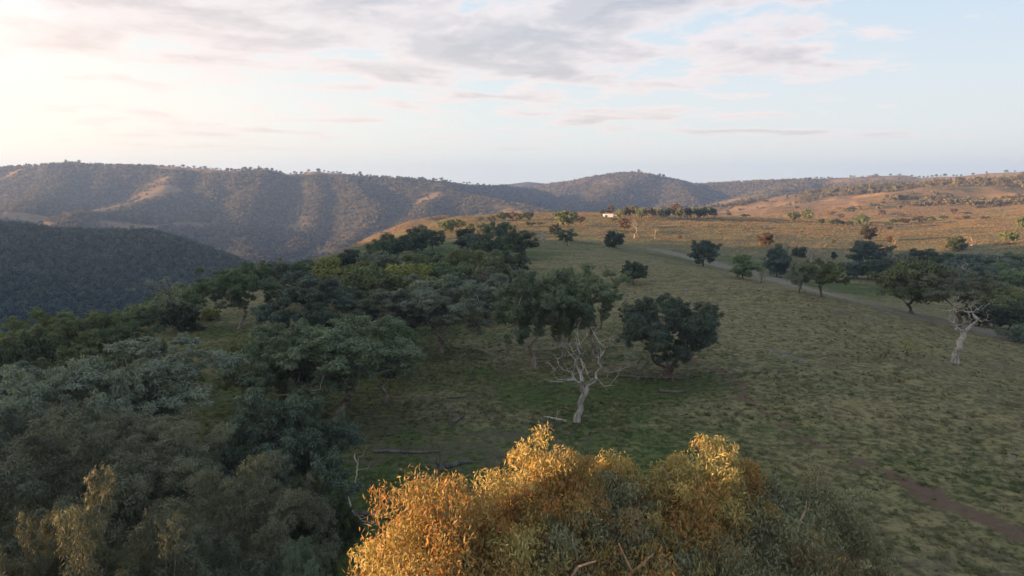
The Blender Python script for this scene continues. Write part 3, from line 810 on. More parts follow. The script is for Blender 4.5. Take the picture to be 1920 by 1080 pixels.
# ------------------------------------------------------------------ trees of the near wood and the paddock
NEAR = [
    # px, top, width, foot or None, distance or None, form, leaves, label
    (317, 515, 112, None, 138, 'thin_d', 'grey', 'sparse grey gum standing against the dark wooded hillside, behind the round dark bush'),
    (336, 570, 56, None, 130, 'shrub_a', 'dark', 'dense dark round bush beside the fallen branch at the edge of the drop'),
    (448, 497, 130, 616, None, 'near_b', 'green', 'spreading green gum with forked trunk on the small grassy shoulder'),
    (525, 492, 120, None, 152, 'near_a', 'grey', 'dark grey-green gum right behind the gum on the grassy shoulder'),
    (392, 577, 40, None, 142, 'shrub_a', 'yellow', 'yellow-green bush just left of the gum on the grassy shoulder'),
    (275, 573, 64, None, 118, 'mid_d', 'green', 'slim bright green young tree in front of the dark valley side'),
    (95, 585, 135, None, 96, 'near_b', 'olive', 'broad olive gum at the left edge of the wood, behind the dark round tree'),
    (50, 625, 78, None, 88, 'round_a', 'dark', 'small dark round tree at the left edge with dense crown'),
    (190, 587, 120, None, 100, 'near_a', 'olive', 'olive-grey gum on the rim of the drop, left of the slim bright tree'),
    (8, 640, 95, None, 92, 'near_c', 'green', 'green gum cut by the left edge beside the dark round tree'),
    (235, 606, 110, None, 92, 'near_c', 'green', 'small green gum crowded in behind the tall pale-trunked gum'),
    (15, 690, 160, None, 72, 'near_a', 'blue', 'bluish gum at the left edge below the dark round tree'),
    (250, 640, 330, None, 66, 'near_c', 'grey', 'large grey-green gum with several pale bare trunks showing under its crown'),
    (105, 692, 240, None, 58, 'near_d', 'grey', 'wide grey gum filling the left side below the olive gum'),
    (110, 786, 400, None, 43, 'close_a', 'brown', 'big reddish-grey gum in the lower left corner'),
    (345, 800, 300, None, 45, 'close_b', 'brown', 'shadowed brownish gum between the reddish corner gum and the blue-green one'),
    (505, 742, 290, None, 50, 'near_a', 'blue', 'dense blue-green gum low in the middle of the wood, front of the long log'),
    (455, 870, 330, None, 37, 'close_b', 'brown', 'dark low-branched gum in front of the blue-green gum'),
    (605, 521, 215, None, 113, 'near_a', 'blue', 'silvery blue-grey gum with curved white branches, tallest in the middle of the wood'),
    (620, 600, 330, None, 80, 'near_b', 'sage', 'large fresh green gum leaning over the open grass, longest branches to the right'),
    (548, 612, 190, None, 81, 'near_d', 'sage', 'rounded sage-green gum joined to the left side of the large fresh green gum'),
    (478, 632, 160, None, 86, 'near_d', 'olive', 'olive gum with pale forked limbs left of the large fresh green gum'),
    (715, 640, 170, None, 87, 'near_c', 'grey', 'drooping grey-green gum at the grass edge right of the large fresh green gum'),
    (150, 938, 360, None, 27, 'close_a', 'brown', 'gum at the bottom left with its crown top catching golden sun'),
    (50, 985, 220, None, 27, 'close_a', 'brown', 'half-lit gum in the bottom left corner beside the golden-topped one'),
    (300, 995, 260, None, 30, 'close_b', 'grey', 'shadowed gum at the bottom, right of the golden-topped gum'),
    (545, 1032, 230, None, 30, 'close_b', 'blue', 'low bluish crown showing at the bottom edge beside the open grass'),
    (825, 518, 190, 662, None, 'near_b', 'grey', 'dark grey gum with leaning double trunk at the back of the clearing'),
    (735, 545, 200, None, 112, 'near_a', 'brown', 'brownish-dark gum behind the clearing between the silvery gum and the double-trunked one'),
    (1005, 512, 165, 690, None, 'near_b', 'sage', 'thick-trunked gum behind the dead white tree, left one of the touching pair'),
    (1112, 498, 175, 676, None, 'near_c', 'sage', 'brighter green gum behind the dead white tree, right one of the touching pair'),
    (1056, 508, 130, 668, None, 'near_d', 'sage', 'slender gum squeezed between the touching pair behind the dead white tree'),
    (1250, 563, 200, 707, None, 'near_d', 'blue', 'lone dark blue-green gum with low spreading crown and pale trunk beside the red path'),
    (1187, 491, 48, 534, None, 'round_a', 'dark', 'small round-crowned dark tree alone on the straw-coloured crest'),
    (150, 655, 150, None, 74, 'near_b', 'olive', 'olive-grey gum left of the pale-trunked gum and below the rim trees'),
    (25, 760, 170, None, 50, 'near_b', 'grey', 'grey gum at the left edge above the reddish corner gum'),
    (555, 760, 150, None, 54, 'near_d', 'blue', 'bluish gum nestled at the grass edge beside the dense blue-green one'),
    (740, 600, 130, None, 98, 'near_a', 'green', 'green gum with long hanging boughs behind the drooping grey-green one'),
    (570, 900, 150, None, 40, 'close_a', 'dark', 'dark gum at the grass edge left of the pale crooked branch'),
    # the body of the wood
    (640, 488, 120, None, 205, 'mid_a', 'yellow', 'yellowish-olive gum at the far left of the wood behind the silvery gum'),
    (575, 490, 90, None, 195, 'mid_b', 'green', 'dark green gum just left of and behind the silvery gum'),
    (700, 500, 140, None, 178, 'mid_a', 'olive', 'olive flat-topped gum in the middle of the wood behind the silvery gum'),
    (770, 497, 120, None, 186, 'mid_c', 'yellow', 'bright olive gum in the centre of the wood below the bare grass gap'),
    (826, 496, 105, None, 190, 'mid_b', 'green', 'fresh green gum in the wood right below the bare grass gap'),
    (905, 486, 120, None, 172, 'thin_a', 'brown', 'sparse reddish-brown gum with bare branches showing in the wood'),
    (958, 508, 90, None, 162, 'mid_a', 'grey', 'grey gum at the right edge of the wood next to the straw-coloured grass'),
    (665, 548, 150, None, 136, 'near_a', 'olive', 'dull olive gum right behind the large fresh green gum'),
    (745, 520, 130, None, 154, 'near_d', 'brown', 'dark brownish gum deep in the wood with pale dead twigs'),
    (858, 520, 130, None, 146, 'near_b', 'blue', 'blue-grey gum towering behind the double-trunked gum'),
    (912, 540, 120, None, 140, 'near_a', 'blue', 'dark bluish gum between the double-trunked gum and the touching pair'),
    (800, 545, 110, None, 130, 'near_c', 'grey', 'tall grey gum directly behind the clearing, left of the double trunk'),
    (705, 474, 95, None, 245, 'mid_b', 'grey', 'hazy grey gum at the far left shoulder of the wood'),
    (655, 470, 60, None, 262, 'mid_c', 'dark', 'dark gum at the outermost left tip of the wood'),
    (755, 478, 90, None, 230, 'mid_a', 'olive', 'olive gum just below the left end of the bare grass gap'),
    (805, 474, 70, None, 222, 'mid_c', 'green', 'low green gum at the lower lip of the bare grass gap'),
    (862, 466, 80, None, 232, 'mid_a', 'olive', 'olive gum at the right end of the bare grass gap'),
    (912, 470, 90, None, 212, 'mid_b', 'olive', 'tall olive gum in the thick right half of the wood'),
    (958, 472, 72, None, 208, 'mid_a', 'dark', 'dark gum on the right rim of the wood, below the one with a hanging bough'),
    (922, 442, 92, None, 272, 'mid_a', 'dark', 'very dark broad gum in the far right part of the wood'),
    (976, 434, 66, None, 268, 'mid_b', 'dark', 'dark gum with a bough hanging over the pale grass at the wood end'),
    (936, 417, 62, None, 330, 'mid_b', 'green', 'tallest flat-topped gum at the far end of the wood'),
    (876, 430, 50, None, 322, 'mid_c', 'dark', 'dark compact gum left of the flat-topped gum at the far end'),
    (893, 438, 42, None, 300, 'mid_a', 'grey', 'greyish gum tucked under the flat-topped gum'),
    (780, 430, 56, None, 345, 'mid_c', 'dark', 'dark gum above the left part of the bare grass gap'),
    (812, 432, 46, None, 352, 'mid_b', 'green', 'green gum above the middle of the bare grass gap'),
    (742, 440, 60, None, 330, 'mid_a', 'dark', 'dark spreading gum on the far left shoulder below the sunlit spur'),
    (712, 450, 54, None, 315, 'mid_b', 'green', 'gum on the far left shoulder, lower down than the dark spreading one'),
    (840, 412, 32, None, 432, 'mid_a', 'green', 'small two-tone gum half in sun where the grassy spur begins'),
    (862, 411, 28, None, 440, 'mid_d', 'olive', 'small sunlit gum to the right of the two-tone gum'),
    (788, 421, 34, None, 500, 'low_a', 'brown', 'small flat brownish tree on the sunlit grassy spur'),
    (884, 419, 24, None, 470, 'low_b', 'olive', 'little olive gum on the orange grass behind the wood'),
    (905, 418, 30, None, 455, 'low_a', 'brown', 'brownish bush-like gum on the orange grass behind the wood'),
]
PROTO['thin_d'] = PROTO['thin_a']
for px, top, w, foot, Y, form, lf, label in NEAR:
    put_tree('gum_tree' if 'shrub' not in form else 'bush', label, form, lf, px, top, w, foot, Y, rz={150: 2.2, 60: 4.0, 1250: 1.2}.get(px), bark=PALEBARK if form[:4] in ('near', 'clos') and lf not in ('dark', 'blue') else BARK,
             cat='bush' if 'shrub' in form else 'tree', group='trees of the near wood' if 'wood' in label or foot is None else None)

# dead trees
put_tree('dead_tree', 'twisted silver-grey dead tree in the middle of the clearing', 'dead_a', None, 1082, 598, 150, 790, bark=DEADWOOD, cat='dead tree', rz=0.0)
put_tree('dead_tree', 'tall pale dead tree with thick straight trunk on the slope near the track', 'dead_b', None, 1790, 560, 76, 681, bark=DEADWOOD, cat='dead tree', rz=0.2)
put_tree('dead_tree', 'white leafless tree beside the dark thin tree at the lit grass edge', 'dead_far', None, 1020, 431, 26, 455, bark=DEADWOOD, cat='dead tree', ymin=200)
put_tree('dead_tree', 'bare orange-lit tree at the border of sunlight and shadow below the tree row', 'dead_c', None, 1190, 410, 30, 446, bark=PALEBARK, cat='dead tree', ymin=200)
put_tree('dead_tree', 'faint thin bare tree standing on the grey grass beyond the dark bush', 'snag', None, 1228, 425, 8, 447, bark=DEADWOOD, cat='dead tree', ymin=200)
put_tree('dead_tree', 'short broken dead stump with arms on the straw slope', 'snag', None, 1287, 538, 14, 554, bark=DEADWOOD, cat='dead tree', ymin=60)
put_tree('dead_tree', 'pale wispy leafless tree behind the dark bush in the gully', 'dead_far', None, 1521, 458, 28, 490, bark=DEADWOOD, cat='dead tree', ymin=200)
put_tree('dead_tree', 'white-limbed dead tree rising out of the gully wood', 'dead_c', None, 1806, 483, 28, 530, bark=DEADWOOD, cat='dead tree', ymin=200)
put_tree('dead_tree', 'thin white dead trunk leaning at the near edge of the gully wood', 'snag', None, 1862, 562, 20, 612, bark=DEADWOOD, cat='dead tree', ymin=100)
put_tree('dead_tree', 'small bare pinkish tree beside the rusty bush on the lit grass', 'dead_far', None, 1678, 440, 12, 457, bark=PALEBARK, cat='dead tree', ymin=300)
put_tree('dead_tree', 'wide bare pinkish tree on the lit grass right of the dark conical bush', 'dead_far', None, 1822, 439, 32, 460, bark=PALEBARK, cat='dead tree', ymin=300)

# ------------------------------------------------------------------ paddock, gully and far slope trees that stand apart
APART = [
    (1063, 395, 48, 426, 'low_a', 'olive', 'broad sunlit gum on the orange grass strip'),
    (1089, 405, 18, 421, 'low_c', 'rust', 'small rusty gum touching the broad sunlit gum'),
    (1041, 419, 22, 449, 'mid_d', 'dark', 'dark slim tree between the white bare tree and the vase-shaped tree'),
    (1064, 429, 36, 461, 'mid_d', 'green', 'vase-shaped green tree on a slender stem in the shade'),
    (1152, 433, 42, 463, 'shrub_a', 'dark', 'large dark bush on the shaded grass below the bare orange tree'),
    (1170, 409, 24, 435, 'low_c', 'rust', 'small half-lit gum left of the bare orange tree'),
    (1145, 384, 15, 404, 'low_c', 'rust', 'slender rusty tree just behind the white shed'),
    (1130, 393, 14, 404, 'low_b', 'dark', 'small dark tree left of the white shed'),
    (1149, 407, 22, 416, 'low_b', 'olive', 'low bush in front of the white shed'),
    (1318, 450, 58, 499, 'mid_a', 'blue', 'round-headed blue-green gum standing alone beyond the straw crest'),
    (1392, 478, 44, 523, 'mid_c', 'green', 'first gum along the pale track, green and upright'),
    (1427, 490, 26, 532, 'thin_a', 'brown', 'thin brownish tree between two gums along the pale track'),
    (1456, 467, 50, 519, 'mid_c', 'blue', 'dense dark gum behind the pale track with a heavy crown'),
    (1497, 489, 44, 549, 'mid_b', 'grey', 'leaning grey gum touching the big gum by the pale track'),
    (1541, 487, 70, 557, 'near_b', 'olive', 'big olive gum with forked trunk in front of the pale track'),
    (1437, 437, 25, 461, 'mid_c', 'rust', 'small brown-tinged tree on the shaded far paddock'),
    (1421, 441, 6, 447, 'shrub_a', 'dark', 'tiny dark bush left of the brown-tinged tree'),
    (1476, 450, 20, 476, 'thin_a', 'grey', 'pale-limbed wispy gum behind the dense dark gum'),
    (1461, 455, 14, 467, 'shrub_a', 'green', 'small bush left of the pale-limbed wispy gum'),
    (1498, 463, 28, 481, 'shrub_b', 'dark', 'dark broad bush behind the leaning grey gum'),
    (1563, 472, 10, 486, 'mid_c', 'dark', 'small dark tree alone right of and beyond the big olive gum'),
    (1563, 448, 9, 455, 'shrub_a', 'olive', 'tiny bush at the edge of the lit grass, above the small dark tree'),
    (1615, 401, 23, 428, 'low_a', 'green', 'bright green gum, taller of the pair at the foot of the orange slope'),
    (1628, 424, 27, 452, 'mid_a', 'brown', 'brown-shadowed gum on the lit grass just in front of the bright green one'),
    (1629, 416, 14, 425, 'low_b', 'rust', 'rusty low tree right behind the brown-shadowed gum'),
    (1668, 424, 8, 432, 'low_c', 'dark', 'tiny dark lone tree on the golden grass'),
    (1668, 441, 13, 453, 'shrub_a', 'rust', 'rusty bush beside the small bare pinkish tree'),
    (1789, 443, 34, 469, 'shrub_a', 'dark', 'dark conical bush where the golden grass meets the shade'),
    (1893, 433, 32, 457, 'low_b', 'olive', 'ragged gum with pale limbs at the right, on the golden grass'),
    (1914, 407, 16, 434, 'low_a', 'olive', 'gum cut by the right edge above the ragged one'),
    (1487, 396, 22, 417, 'low_a', 'olive', 'sunlit gum of a close pair on the near side of the orange slope, fuller one'),
    (1512, 392, 18, 417, 'low_c', 'olive', 'ragged gum of the close pair on the near side of the orange slope'),
    (1540, 410, 14, 421, 'low_b', 'dark', 'first dark round tree in the line below the orange slope'),
    (1557, 411, 14, 421, 'low_b', 'olive', 'olive tree second in the line below the orange slope'),
    (1568, 410, 14, 422, 'low_a', 'dark', 'dark tree in the middle of the line below the orange slope'),
    (1580, 414, 12, 422, 'low_b', 'brown', 'small brownish tree fourth in the line below the orange slope'),
    (1592, 414, 14, 424, 'low_a', 'dark', 'last dark tree in the line, left of the bright green gum'),
    (1677, 410, 13, 421, 'low_b', 'dark', 'dark round tree at the foot of the orange slope, above the tiny lone tree'),
    (1662, 417, 12, 423, 'low_b', 'green', 'low green clump at the foot of the orange slope'),
    (1695, 409, 18, 419, 'low_a', 'brown', 'flat brownish tree at the foot of the orange slope'),
    (1723, 404, 20, 421, 'low_b', 'brown', 'larger bare-looking brown tree at the foot of the orange slope'),
    (1743, 405, 18, 415, 'low_a', 'olive', 'olive tree right of the larger bare-looking brown one'),
    (1769, 404, 14, 411, 'low_a', 'dark', 'dark tree halfway up the right-hand fold'),
    (1795, 408, 8, 413, 'low_b', 'rust', 'tiny rusty bush left of the low wide dark tree'),
    (1811, 404, 18, 412, 'low_b', 'dark', 'low wide dark tree on the right-hand fold'),
    (1846, 405, 12, 412, 'low_b', 'brown', 'small brown tree right of the low wide dark tree'),
    (1397, 401, 14, 408, 'low_b', 'dark', 'lone small dark tree on the grass skyline right of the tree row'),
    (1366, 398, 10, 404, 'low_b', 'brown', 'faint brownish tree just right of the tree row'),
    (1643, 382, 13, 391, 'low_b', 'dark', 'dark tree high on the orange slope'),
    (1653, 393, 12, 405, 'low_a', 'rust', 'rusty upright tree below the dark one on the orange slope'),
    (1595, 388, 15, 397, 'low_a', 'brown', 'leaning brownish tree in the middle of the orange slope'),
    (1560, 396, 12, 405, 'low_c', 'rust', 'rusty tree on the left of the orange slope'),
    (1576, 401, 10, 410, 'low_c', 'dark', 'small dark tree just above the line of trees under the slope'),
    (1610, 386, 5, 391, 'low_b', 'dark', 'tiny dark bush between the leaning tree and the high dark one'),
    (1656, 377, 7, 383, 'low_b', 'brown', 'tiny tree near the top of the orange slope'),
    (1695, 375, 10, 383, 'low_b', 'rust', 'small rusty tree near the crest of the orange slope'),
    (1712, 368, 15, 377, 'low_a', 'brown', 'wide brown tree right on the crest of the orange slope'),
    (1691, 400, 12, 407, 'low_b', 'rust', 'faint rusty tree on the lower right of the orange slope'),
    (1760, 366, 10, 388, 'low_c', 'rust', 'tall pale-trunked tree at the corner of the wooded fold'),
    (1788, 391, 14, 400, 'low_b', 'rust', 'pale rusty tree above the right-hand fold'),
    (1813, 397, 11, 403, 'low_b', 'brown', 'small tree above the low wide dark tree'),
    (1835, 385, 7, 391, 'low_c', 'dark', 'tiny dark tree on the skyline of the right-hand fold'),
    (1436, 374, 8, 381, 'low_b', 'brown', 'small tree on the left end of the orange slope'),
    (1494, 386, 7, 392, 'low_b', 'brown', 'tiny tree on the crest behind the close pair'),
    (993, 415, 22, 425, 'low_b', 'olive', 'low bush on the orange grass left of the broad sunlit gum'),
    (1275, 440, 8, 447, 'shrub_a', 'rust', 'tiny rusty bush on the grey grass before the lone blue-green gum'),
    (1012, 416, 12, 423, 'low_b', 'brown', 'small bush between the far tree clump and the broad sunlit gum'),
    (1910, 607, 60, 640, 'shrub_b', 'blue', 'bluish bush at the right edge beside the pale track'),
    (1660, 640, 70, 672, 'thin_a', 'yellow', 'sprawling thin yellow-green shrub on the near slope'),
    (1700, 632, 60, 668, 'thin_a', 'yellow', 'thin yellow-green shrub nearer to the tall pale dead tree'),
]
for px, top, w, foot, form, lf, label in APART:
    bush = 'bush' in label or 'shrub' in label
    if lf == 'brown' and form != 'thin_a': lf = 'umber'
    nm = 'bush' if bush else 'gum_tree'
    put_tree(nm, label, form, lf, px, top, w, foot, None, cat='bush' if bush else 'tree',
             group='trees dotted over the orange slope' if 'slope' in label and not bush and px > 1400 else None, ymin=70 if foot > 500 else 200, dz=-0.1)

# clump on the far rim, behind the wood
for px, top, w, lf, label in [(942, 397, 20, 'olive', 'first gum of the clump on the far grass rim'), (962, 397, 22, 'rust', 'rust-tinted gum, second in the clump on the far rim'),
                              (976, 400, 16, 'olive', 'smaller gum, third in the clump on the far rim'), (991, 397, 20, 'dark', 'dark gum at the right end of the clump on the far rim'),
                              (921, 403, 18, 'brown', 'low brown tree left of the clump on the far rim'), (899, 406, 20, 'brown', 'low brown tree farthest left on the far rim')]:
    put_tree('gum_tree', label, 'low_a', lf, px, top, w, 414, None, group='clump on the far rim', ymin=300)
# the long row beside the shed
ROW = [(1163, 392, 20, 'olive'), (1177, 388, 22, 'rust'), (1190, 385, 24, 'olive'), (1203, 390, 20, 'olive'), (1216, 389, 24, 'rust'), (1229, 391, 20, 'olive'), (1241, 388, 22, 'brown'),
       (1254, 390, 22, 'dark'), (1266, 382, 22, 'rust'), (1277, 387, 22, 'brown'), (1289, 390, 22, 'dark'), (1301, 387, 22, 'olive'), (1313, 390, 20, 'dark'), (1326, 388, 24, 'dark'), (1337, 391, 14, 'dark')]
ordn = ['first', 'second', 'third', 'fourth', 'fifth', 'sixth', 'seventh', 'eighth', 'ninth', 'tenth', 'eleventh', 'twelfth', 'thirteenth', 'fourteenth', 'fifteenth']
hue = {'olive': 'olive', 'rust': 'rust-tinted', 'brown': 'brownish', 'dark': 'dark'}
for i, (px, top, w, lf) in enumerate(ROW):
    put_tree('gum_tree', '%s gum, %s tree of the long row counted from the white shed' % (hue[lf], ordn[i]), ['low_a', 'low_b', 'low_c'][i % 3], lf, px, top, w, 411 - (i % 3), None, group='long tree row beside the white shed', ymin=300)

# ------------------------------------------------------------------ the wood in the gully
GULLY = [
    (1623, 452, 66, 505, 'mid_a', 'blue', 'tall dark blue-green gum standing proud at the left end of the gully wood'),
    (1600, 490, 40, 522, 'mid_c', 'blue', 'outermost left low gum of the gully wood'),
    (1628, 488, 50, 523, 'mid_a', 'dark', 'dark gum below the tall one at the left end of the gully wood'),
    (1655, 490, 48, 528, 'mid_d', 'dark', 'dark gum with many thin stems in the left part of the gully wood'),
    (1682, 476, 62, 512, 'mid_b', 'brown', 'brownish gum at the back of the gully wood, right of the tall one'),
    (1727, 467, 72, 505, 'mid_b', 'dark', 'wide dark gum along the back of the gully wood'),
    (1690, 498, 56, 535, 'mid_c', 'olive', 'olive gum right behind the thick-trunked gum by the track'),
    (1714, 490, 112, 589, 'mid_b', 'olive', 'thick-trunked olive gum standing at the edge of the pale track'),
    (1795, 507, 130, 612, 'near_c', 'brown', 'large gum with reddish hanging leaves behind the tall pale dead tree'),
    (1772, 474, 62, 510, 'mid_a', 'dark', 'dark gum at the back of the gully wood behind the white-limbed dead tree'),
    (1810, 478, 56, 520, 'mid_c', 'blue', 'bluish gum in the middle of the gully wood behind the white limbs'),
    (1832, 476, 50, 515, 'mid_d', 'dark', 'dark narrow gum at the back of the gully wood'),
    (1866, 478, 62, 520, 'mid_a', 'grey', 'grey-blue gum far back on the right side of the gully wood'),
    (1905, 474, 60, 515, 'mid_b', 'green', 'green gum farthest back at the right edge of the gully wood'),
    (1842, 500, 60, 545, 'mid_c', 'blue', 'dense bluish gum in the centre right of the gully wood'),
    (1892, 496, 66, 545, 'mid_a', 'green', 'fresh green gum of the gully wood, second from the right edge'),
    (1916, 506, 60, 560, 'mid_c', 'green', 'green gum cut by the right edge in the gully wood'),
    (1762, 500, 50, 545, 'mid_b', 'brown', 'brown gum between the thick-trunked one and the reddish one'),
    (1862, 530, 76, 590, 'mid_b', 'olive', 'olive gum behind the thin white dead trunk'),
    (1908, 532, 70, 585, 'mid_a', 'dark', 'dark gum low at the right edge of the gully wood'),
    (1893, 568, 76, 618, 'mid_c', 'dark', 'dark spreading gum nearest the pale track at the right edge'),
    (1836, 572, 56, 612, 'mid_c', 'dark', 'low dark gum right of the tall pale dead tree'),
]
for px, top, w, foot, form, lf, label in GULLY:
    put_tree('gum_tree', label, form, lf, px, top, w, foot, None, group='trees of the gully wood', ymin=120)

# ------------------------------------------------------------------ trees on the skyline of the ranges
def skyline_point(px, y0, y1):
    s = (px - 960) / F * math.cos(PITCH)
    s = (px - 960) / F / (math.cos(PITCH) + math.tan(PITCH) * math.sin(PITCH))
    Y = np.linspace(y0, y1, 700); X = Y * s
    z = terrain(X, Y)[0]
    k = int(np.argmax(z / Y))
    return np.array([X[k], Y[k], z[k]])
ORDN = ['first', 'second', 'third', 'fourth', 'fifth', 'sixth', 'seventh', 'eighth', 'ninth', 'tenth', 'eleventh', 'twelfth', 'thirteenth', 'fourteenth', 'fifteenth']
def skyline(pxs, y0, y1, label, group, sizes, lf='dark'):
    where = label
    for i, px in enumerate(pxs):
        label = '%s tree, %s from the left %s' % (['small', 'bushy', 'slim'][i % 3], ORDN[i], where)
        p = skyline_point(px, y0, y1)
        s = sizes[i % len(sizes)] * .64 * _rt.uniform(.6, 1.35)
        o = new_thing('gum_tree', label, 'tree', group, tuple(p + np.array([0, 0, -.6])), _rt.uniform(0, 6), (s * _rt.uniform(.8, 1.3), s * 1.05, s * _rt.uniform(.8, 1.15)))
        P = PROTO[['low_a', 'low_b', 'low_c'][i % 3]]
        child('trunk', P['trunk'], BARK, o); child('branches', P['branches'], BARK, o); child('crown', P['crown'], LM[lf], o)
skyline([12, 22, 28, 40, 55, 62, 70, 98, 128, 136, 146, 152, 160], 1500, 2900, 'on the far left end of the range skyline', 'skyline trees at the far left', [1.1, 1.4, .9, 1.2, 1.5])
skyline([346, 354, 366, 377, 386, 396, 401, 408, 415, 428, 435], 1500, 2900, 'on the skyline left of the domed knoll', 'skyline trees left of the knoll', [1.4, 1.1, 1.6, .9, 1.3])
skyline([442, 450, 456, 461, 472, 487, 490, 511, 520, 527, 546, 553, 557, 567, 580], 1500, 2900, 'on the domed knoll stretch of the skyline', 'skyline trees on the knoll', [1.1, 1.5, 1.2, 1.8, 1.1, 1.6])
skyline([598, 602, 609, 617, 627, 633, 640, 671, 676, 690, 702, 716, 747, 755], 1500, 2900, 'on the middle stretch of the range skyline', 'skyline trees on the middle stretch', [1.6, 1.1, 1.4, .9])
skyline([786, 792, 797, 813, 818, 828, 833, 838, 845, 870, 876, 881, 896, 948, 955], 1500, 3000, 'on the falling right end of the range', 'skyline trees on the falling end', [1.3, 1.5, 1.1, 1.6])
skyline([1162, 1170, 1176, 1184, 1190, 1197, 1204, 1211, 1236, 1243, 1250, 1256, 1263, 1270, 1282], 2400, 3600, 'on top of the rounded centre hill', 'trees along the top of the centre hill', [1.3, 1.5, 1.1, 1.4])
skyline([1385, 1387, 1433, 1440, 1449, 1468, 1510, 1514, 1530, 1552], 2000, 3400, 'between the centre hill and the pink rise', 'skyline trees right of centre', [1.1, .9, 1.2])
skyline([1594, 1598, 1601, 1616, 1626, 1641, 1668, 1683, 1686, 1708], 2000, 3400, 'along the top of the pink rise', 'skyline trees on the pink rise', [1.4, 1.6, 1.0, .9, 1.2])
skyline([1722, 1730, 1738, 1746, 1754, 1762, 1770, 1786, 1792, 1800, 1822, 1847, 1884, 1900], 1800, 3400, 'on the skyline stretch at the far right', 'skyline trees at the far right', [1.3, 1.1, 1.5, 1.2])
# ------------------------------------------------------------------ the sunlit gum right below the camera
def hero_tree():
    rs = np.random.RandomState(5)
    lobes = [(800, 1012, 17, 90), (742, 1040, 17, 55), (862, 1010, 17.5, 55), (790, 1090, 16.5, 105), (710, 1110, 17, 60), (880, 1090, 16.5, 80), (905, 965, 18.6, 42),
             (1000, 905, 20, 68), (955, 950, 19.5, 56), (1052, 898, 20.6, 56), (1000, 985, 19, 78), (1088, 965, 19.6, 66), (1060, 1055, 18, 90), (960, 1050, 17.6, 80),
             (1138, 893, 22, 36), (1162, 942, 21, 58), (1135, 1015, 19, 70), (1195, 1000, 19.3, 66),
             (1335, 862, 22, 52), (1268, 884, 21.5, 48), (1378, 884, 22.6, 42), (1315, 925, 21.5, 60), (1240, 928, 21, 46), (1375, 945, 22, 50),
             (1402, 995, 21.5, 50), (1292, 1002, 20, 68), (1230, 1075, 18.5, 80), (1335, 1085, 19, 72),
             (1455, 925, 23, 42), (1528, 915, 23.5, 44), (1500, 972, 22.5, 60), (1570, 985, 23, 45), (1445, 1045, 20.5, 62), (1525, 1065, 20, 70), (1605, 1045, 22, 50), (1625, 1110, 21.5, 55),
             (1090, 905, 21.6, 40), (1205, 955, 21.6, 48), (1165, 900, 22.4, 34), (905, 1020, 18, 50), (1395, 905, 22.8, 34), (1425, 955, 22.4, 40), (1270, 955, 20.8, 50), (1225, 1020, 19.8, 56),
             (1140, 1130, 17.5, 80), (1420, 1140, 18.5, 80), (1000, 1150, 16.5, 90), (1560, 1160, 19.5, 80), (1290, 1170, 17.5, 90)]
    base = np.array([3.2, 21.5, 0.0]); base[2] = H(base[0], base[1])
    root = new_thing('gum_tree', 'large gum at the bottom centre glowing orange and gold in the low sun', 'tree', None, tuple(base))
    tips = []; rad_ = []
    for px, py, Y, r in lobes:
        c = at(px, py, Y); tips.append(c - base); rad_.append(r / F * Y * 1.13)
    tips = np.array(tips)
    fork = np.array([.2, -.2, 9.0])
    bp = [np.array([0, 0, -.4]), np.array([.08, 0, 2.0]), np.array([-.05, .05, 4.5]), np.array([.1, -.05, 7.0]), fork]
    nodes, par, chains, rr, nb = skeleton(rs, bp, .48, tips - np.array([0, 0, .35]), .10, .04, .052)
    tr, br = Acc(), Acc()
    R0 = rr[:nb].copy(); R0[0] *= 1.4
    tube(tr, nodes[:nb], R0, 12)
    for ch in chains:
        r = rr[ch].copy(); r[0] = min(r[0], r[1] * 1.2); r[-1] *= .6; tube(br, nodes[ch], r, 8)
    # bare twigs forking through each clump
    for t, R_ in zip(tips, rad_):
        for q in range(9):
            d = rs.normal(size=3); d[2] = abs(d[2]) * .7; d /= np.linalg.norm(d)
            e = t + d * R_ * rs.uniform(.6, .95)
            s = t - np.array([0, 0, .35]); m = (s + e) / 2 + rs.normal(size=3) * .12
            tube(br, np.array([s, m, e]), [.022, .015, .005], 4)
    for Q in ([(1140, 1120, 18.0, .08), (1166, 1090, 17.7, .07), (1192, 1068, 17.5, .05), (1226, 1038, 17.6, .02)], [(1185, 1072, 17.3, .04), (1172, 1045, 17.2, .025), (1160, 1018, 17.1, .01)], [(1060, 1100, 16.8, .05), (1085, 1062, 16.6, .035), (1118, 1052, 16.5, .02)],
              [(1494, 1000, 21.4, .04), (1500, 978, 21.2, .032), (1511, 955, 21.2, .022), (1512, 938, 21.3, .01)], [(1235, 1085, 17.9, .035), (1243, 1050, 17.7, .025), (1240, 1020, 17.7, .010)]):
        tube(br, np.array([at(a_, b_, c_) - base for a_, b_, c_, _ in Q]), [q_[3] for q_ in Q], 6)
    child('trunk', tr.mesh('hero_trunk'), HEROBARK, root)
    child('branches', br.mesh('hero_branches'), HEROBARK, root)
    for (lx, ly, _, _), t, R_ in zip(lobes, tips, rad_):
        n = int(3800 * (R_ / 1.1) ** 2)
        A = Acc()
        subs = 34
        V, F_, T = fill_crown(rs, np.array([t]), R_ / 1.0, n, .165, .040, spread=.20, flat=.9, subs=subs, droop=.95, face=.3, cw=.26, reach=1.2)
        A.add(V, F_, 4, T)
        child('foliage_clump', A.mesh('hero_clump', False, True), LM['heroshade' if (lx > 1395 or (lx, ly) in ((1162, 942), (1230, 1075), (1135, 1015), (1335, 1085), (1060, 1055))) else 'hero'], root)  # right-hand and listed clumps take the shade-coloured leaf copy
hero_tree()

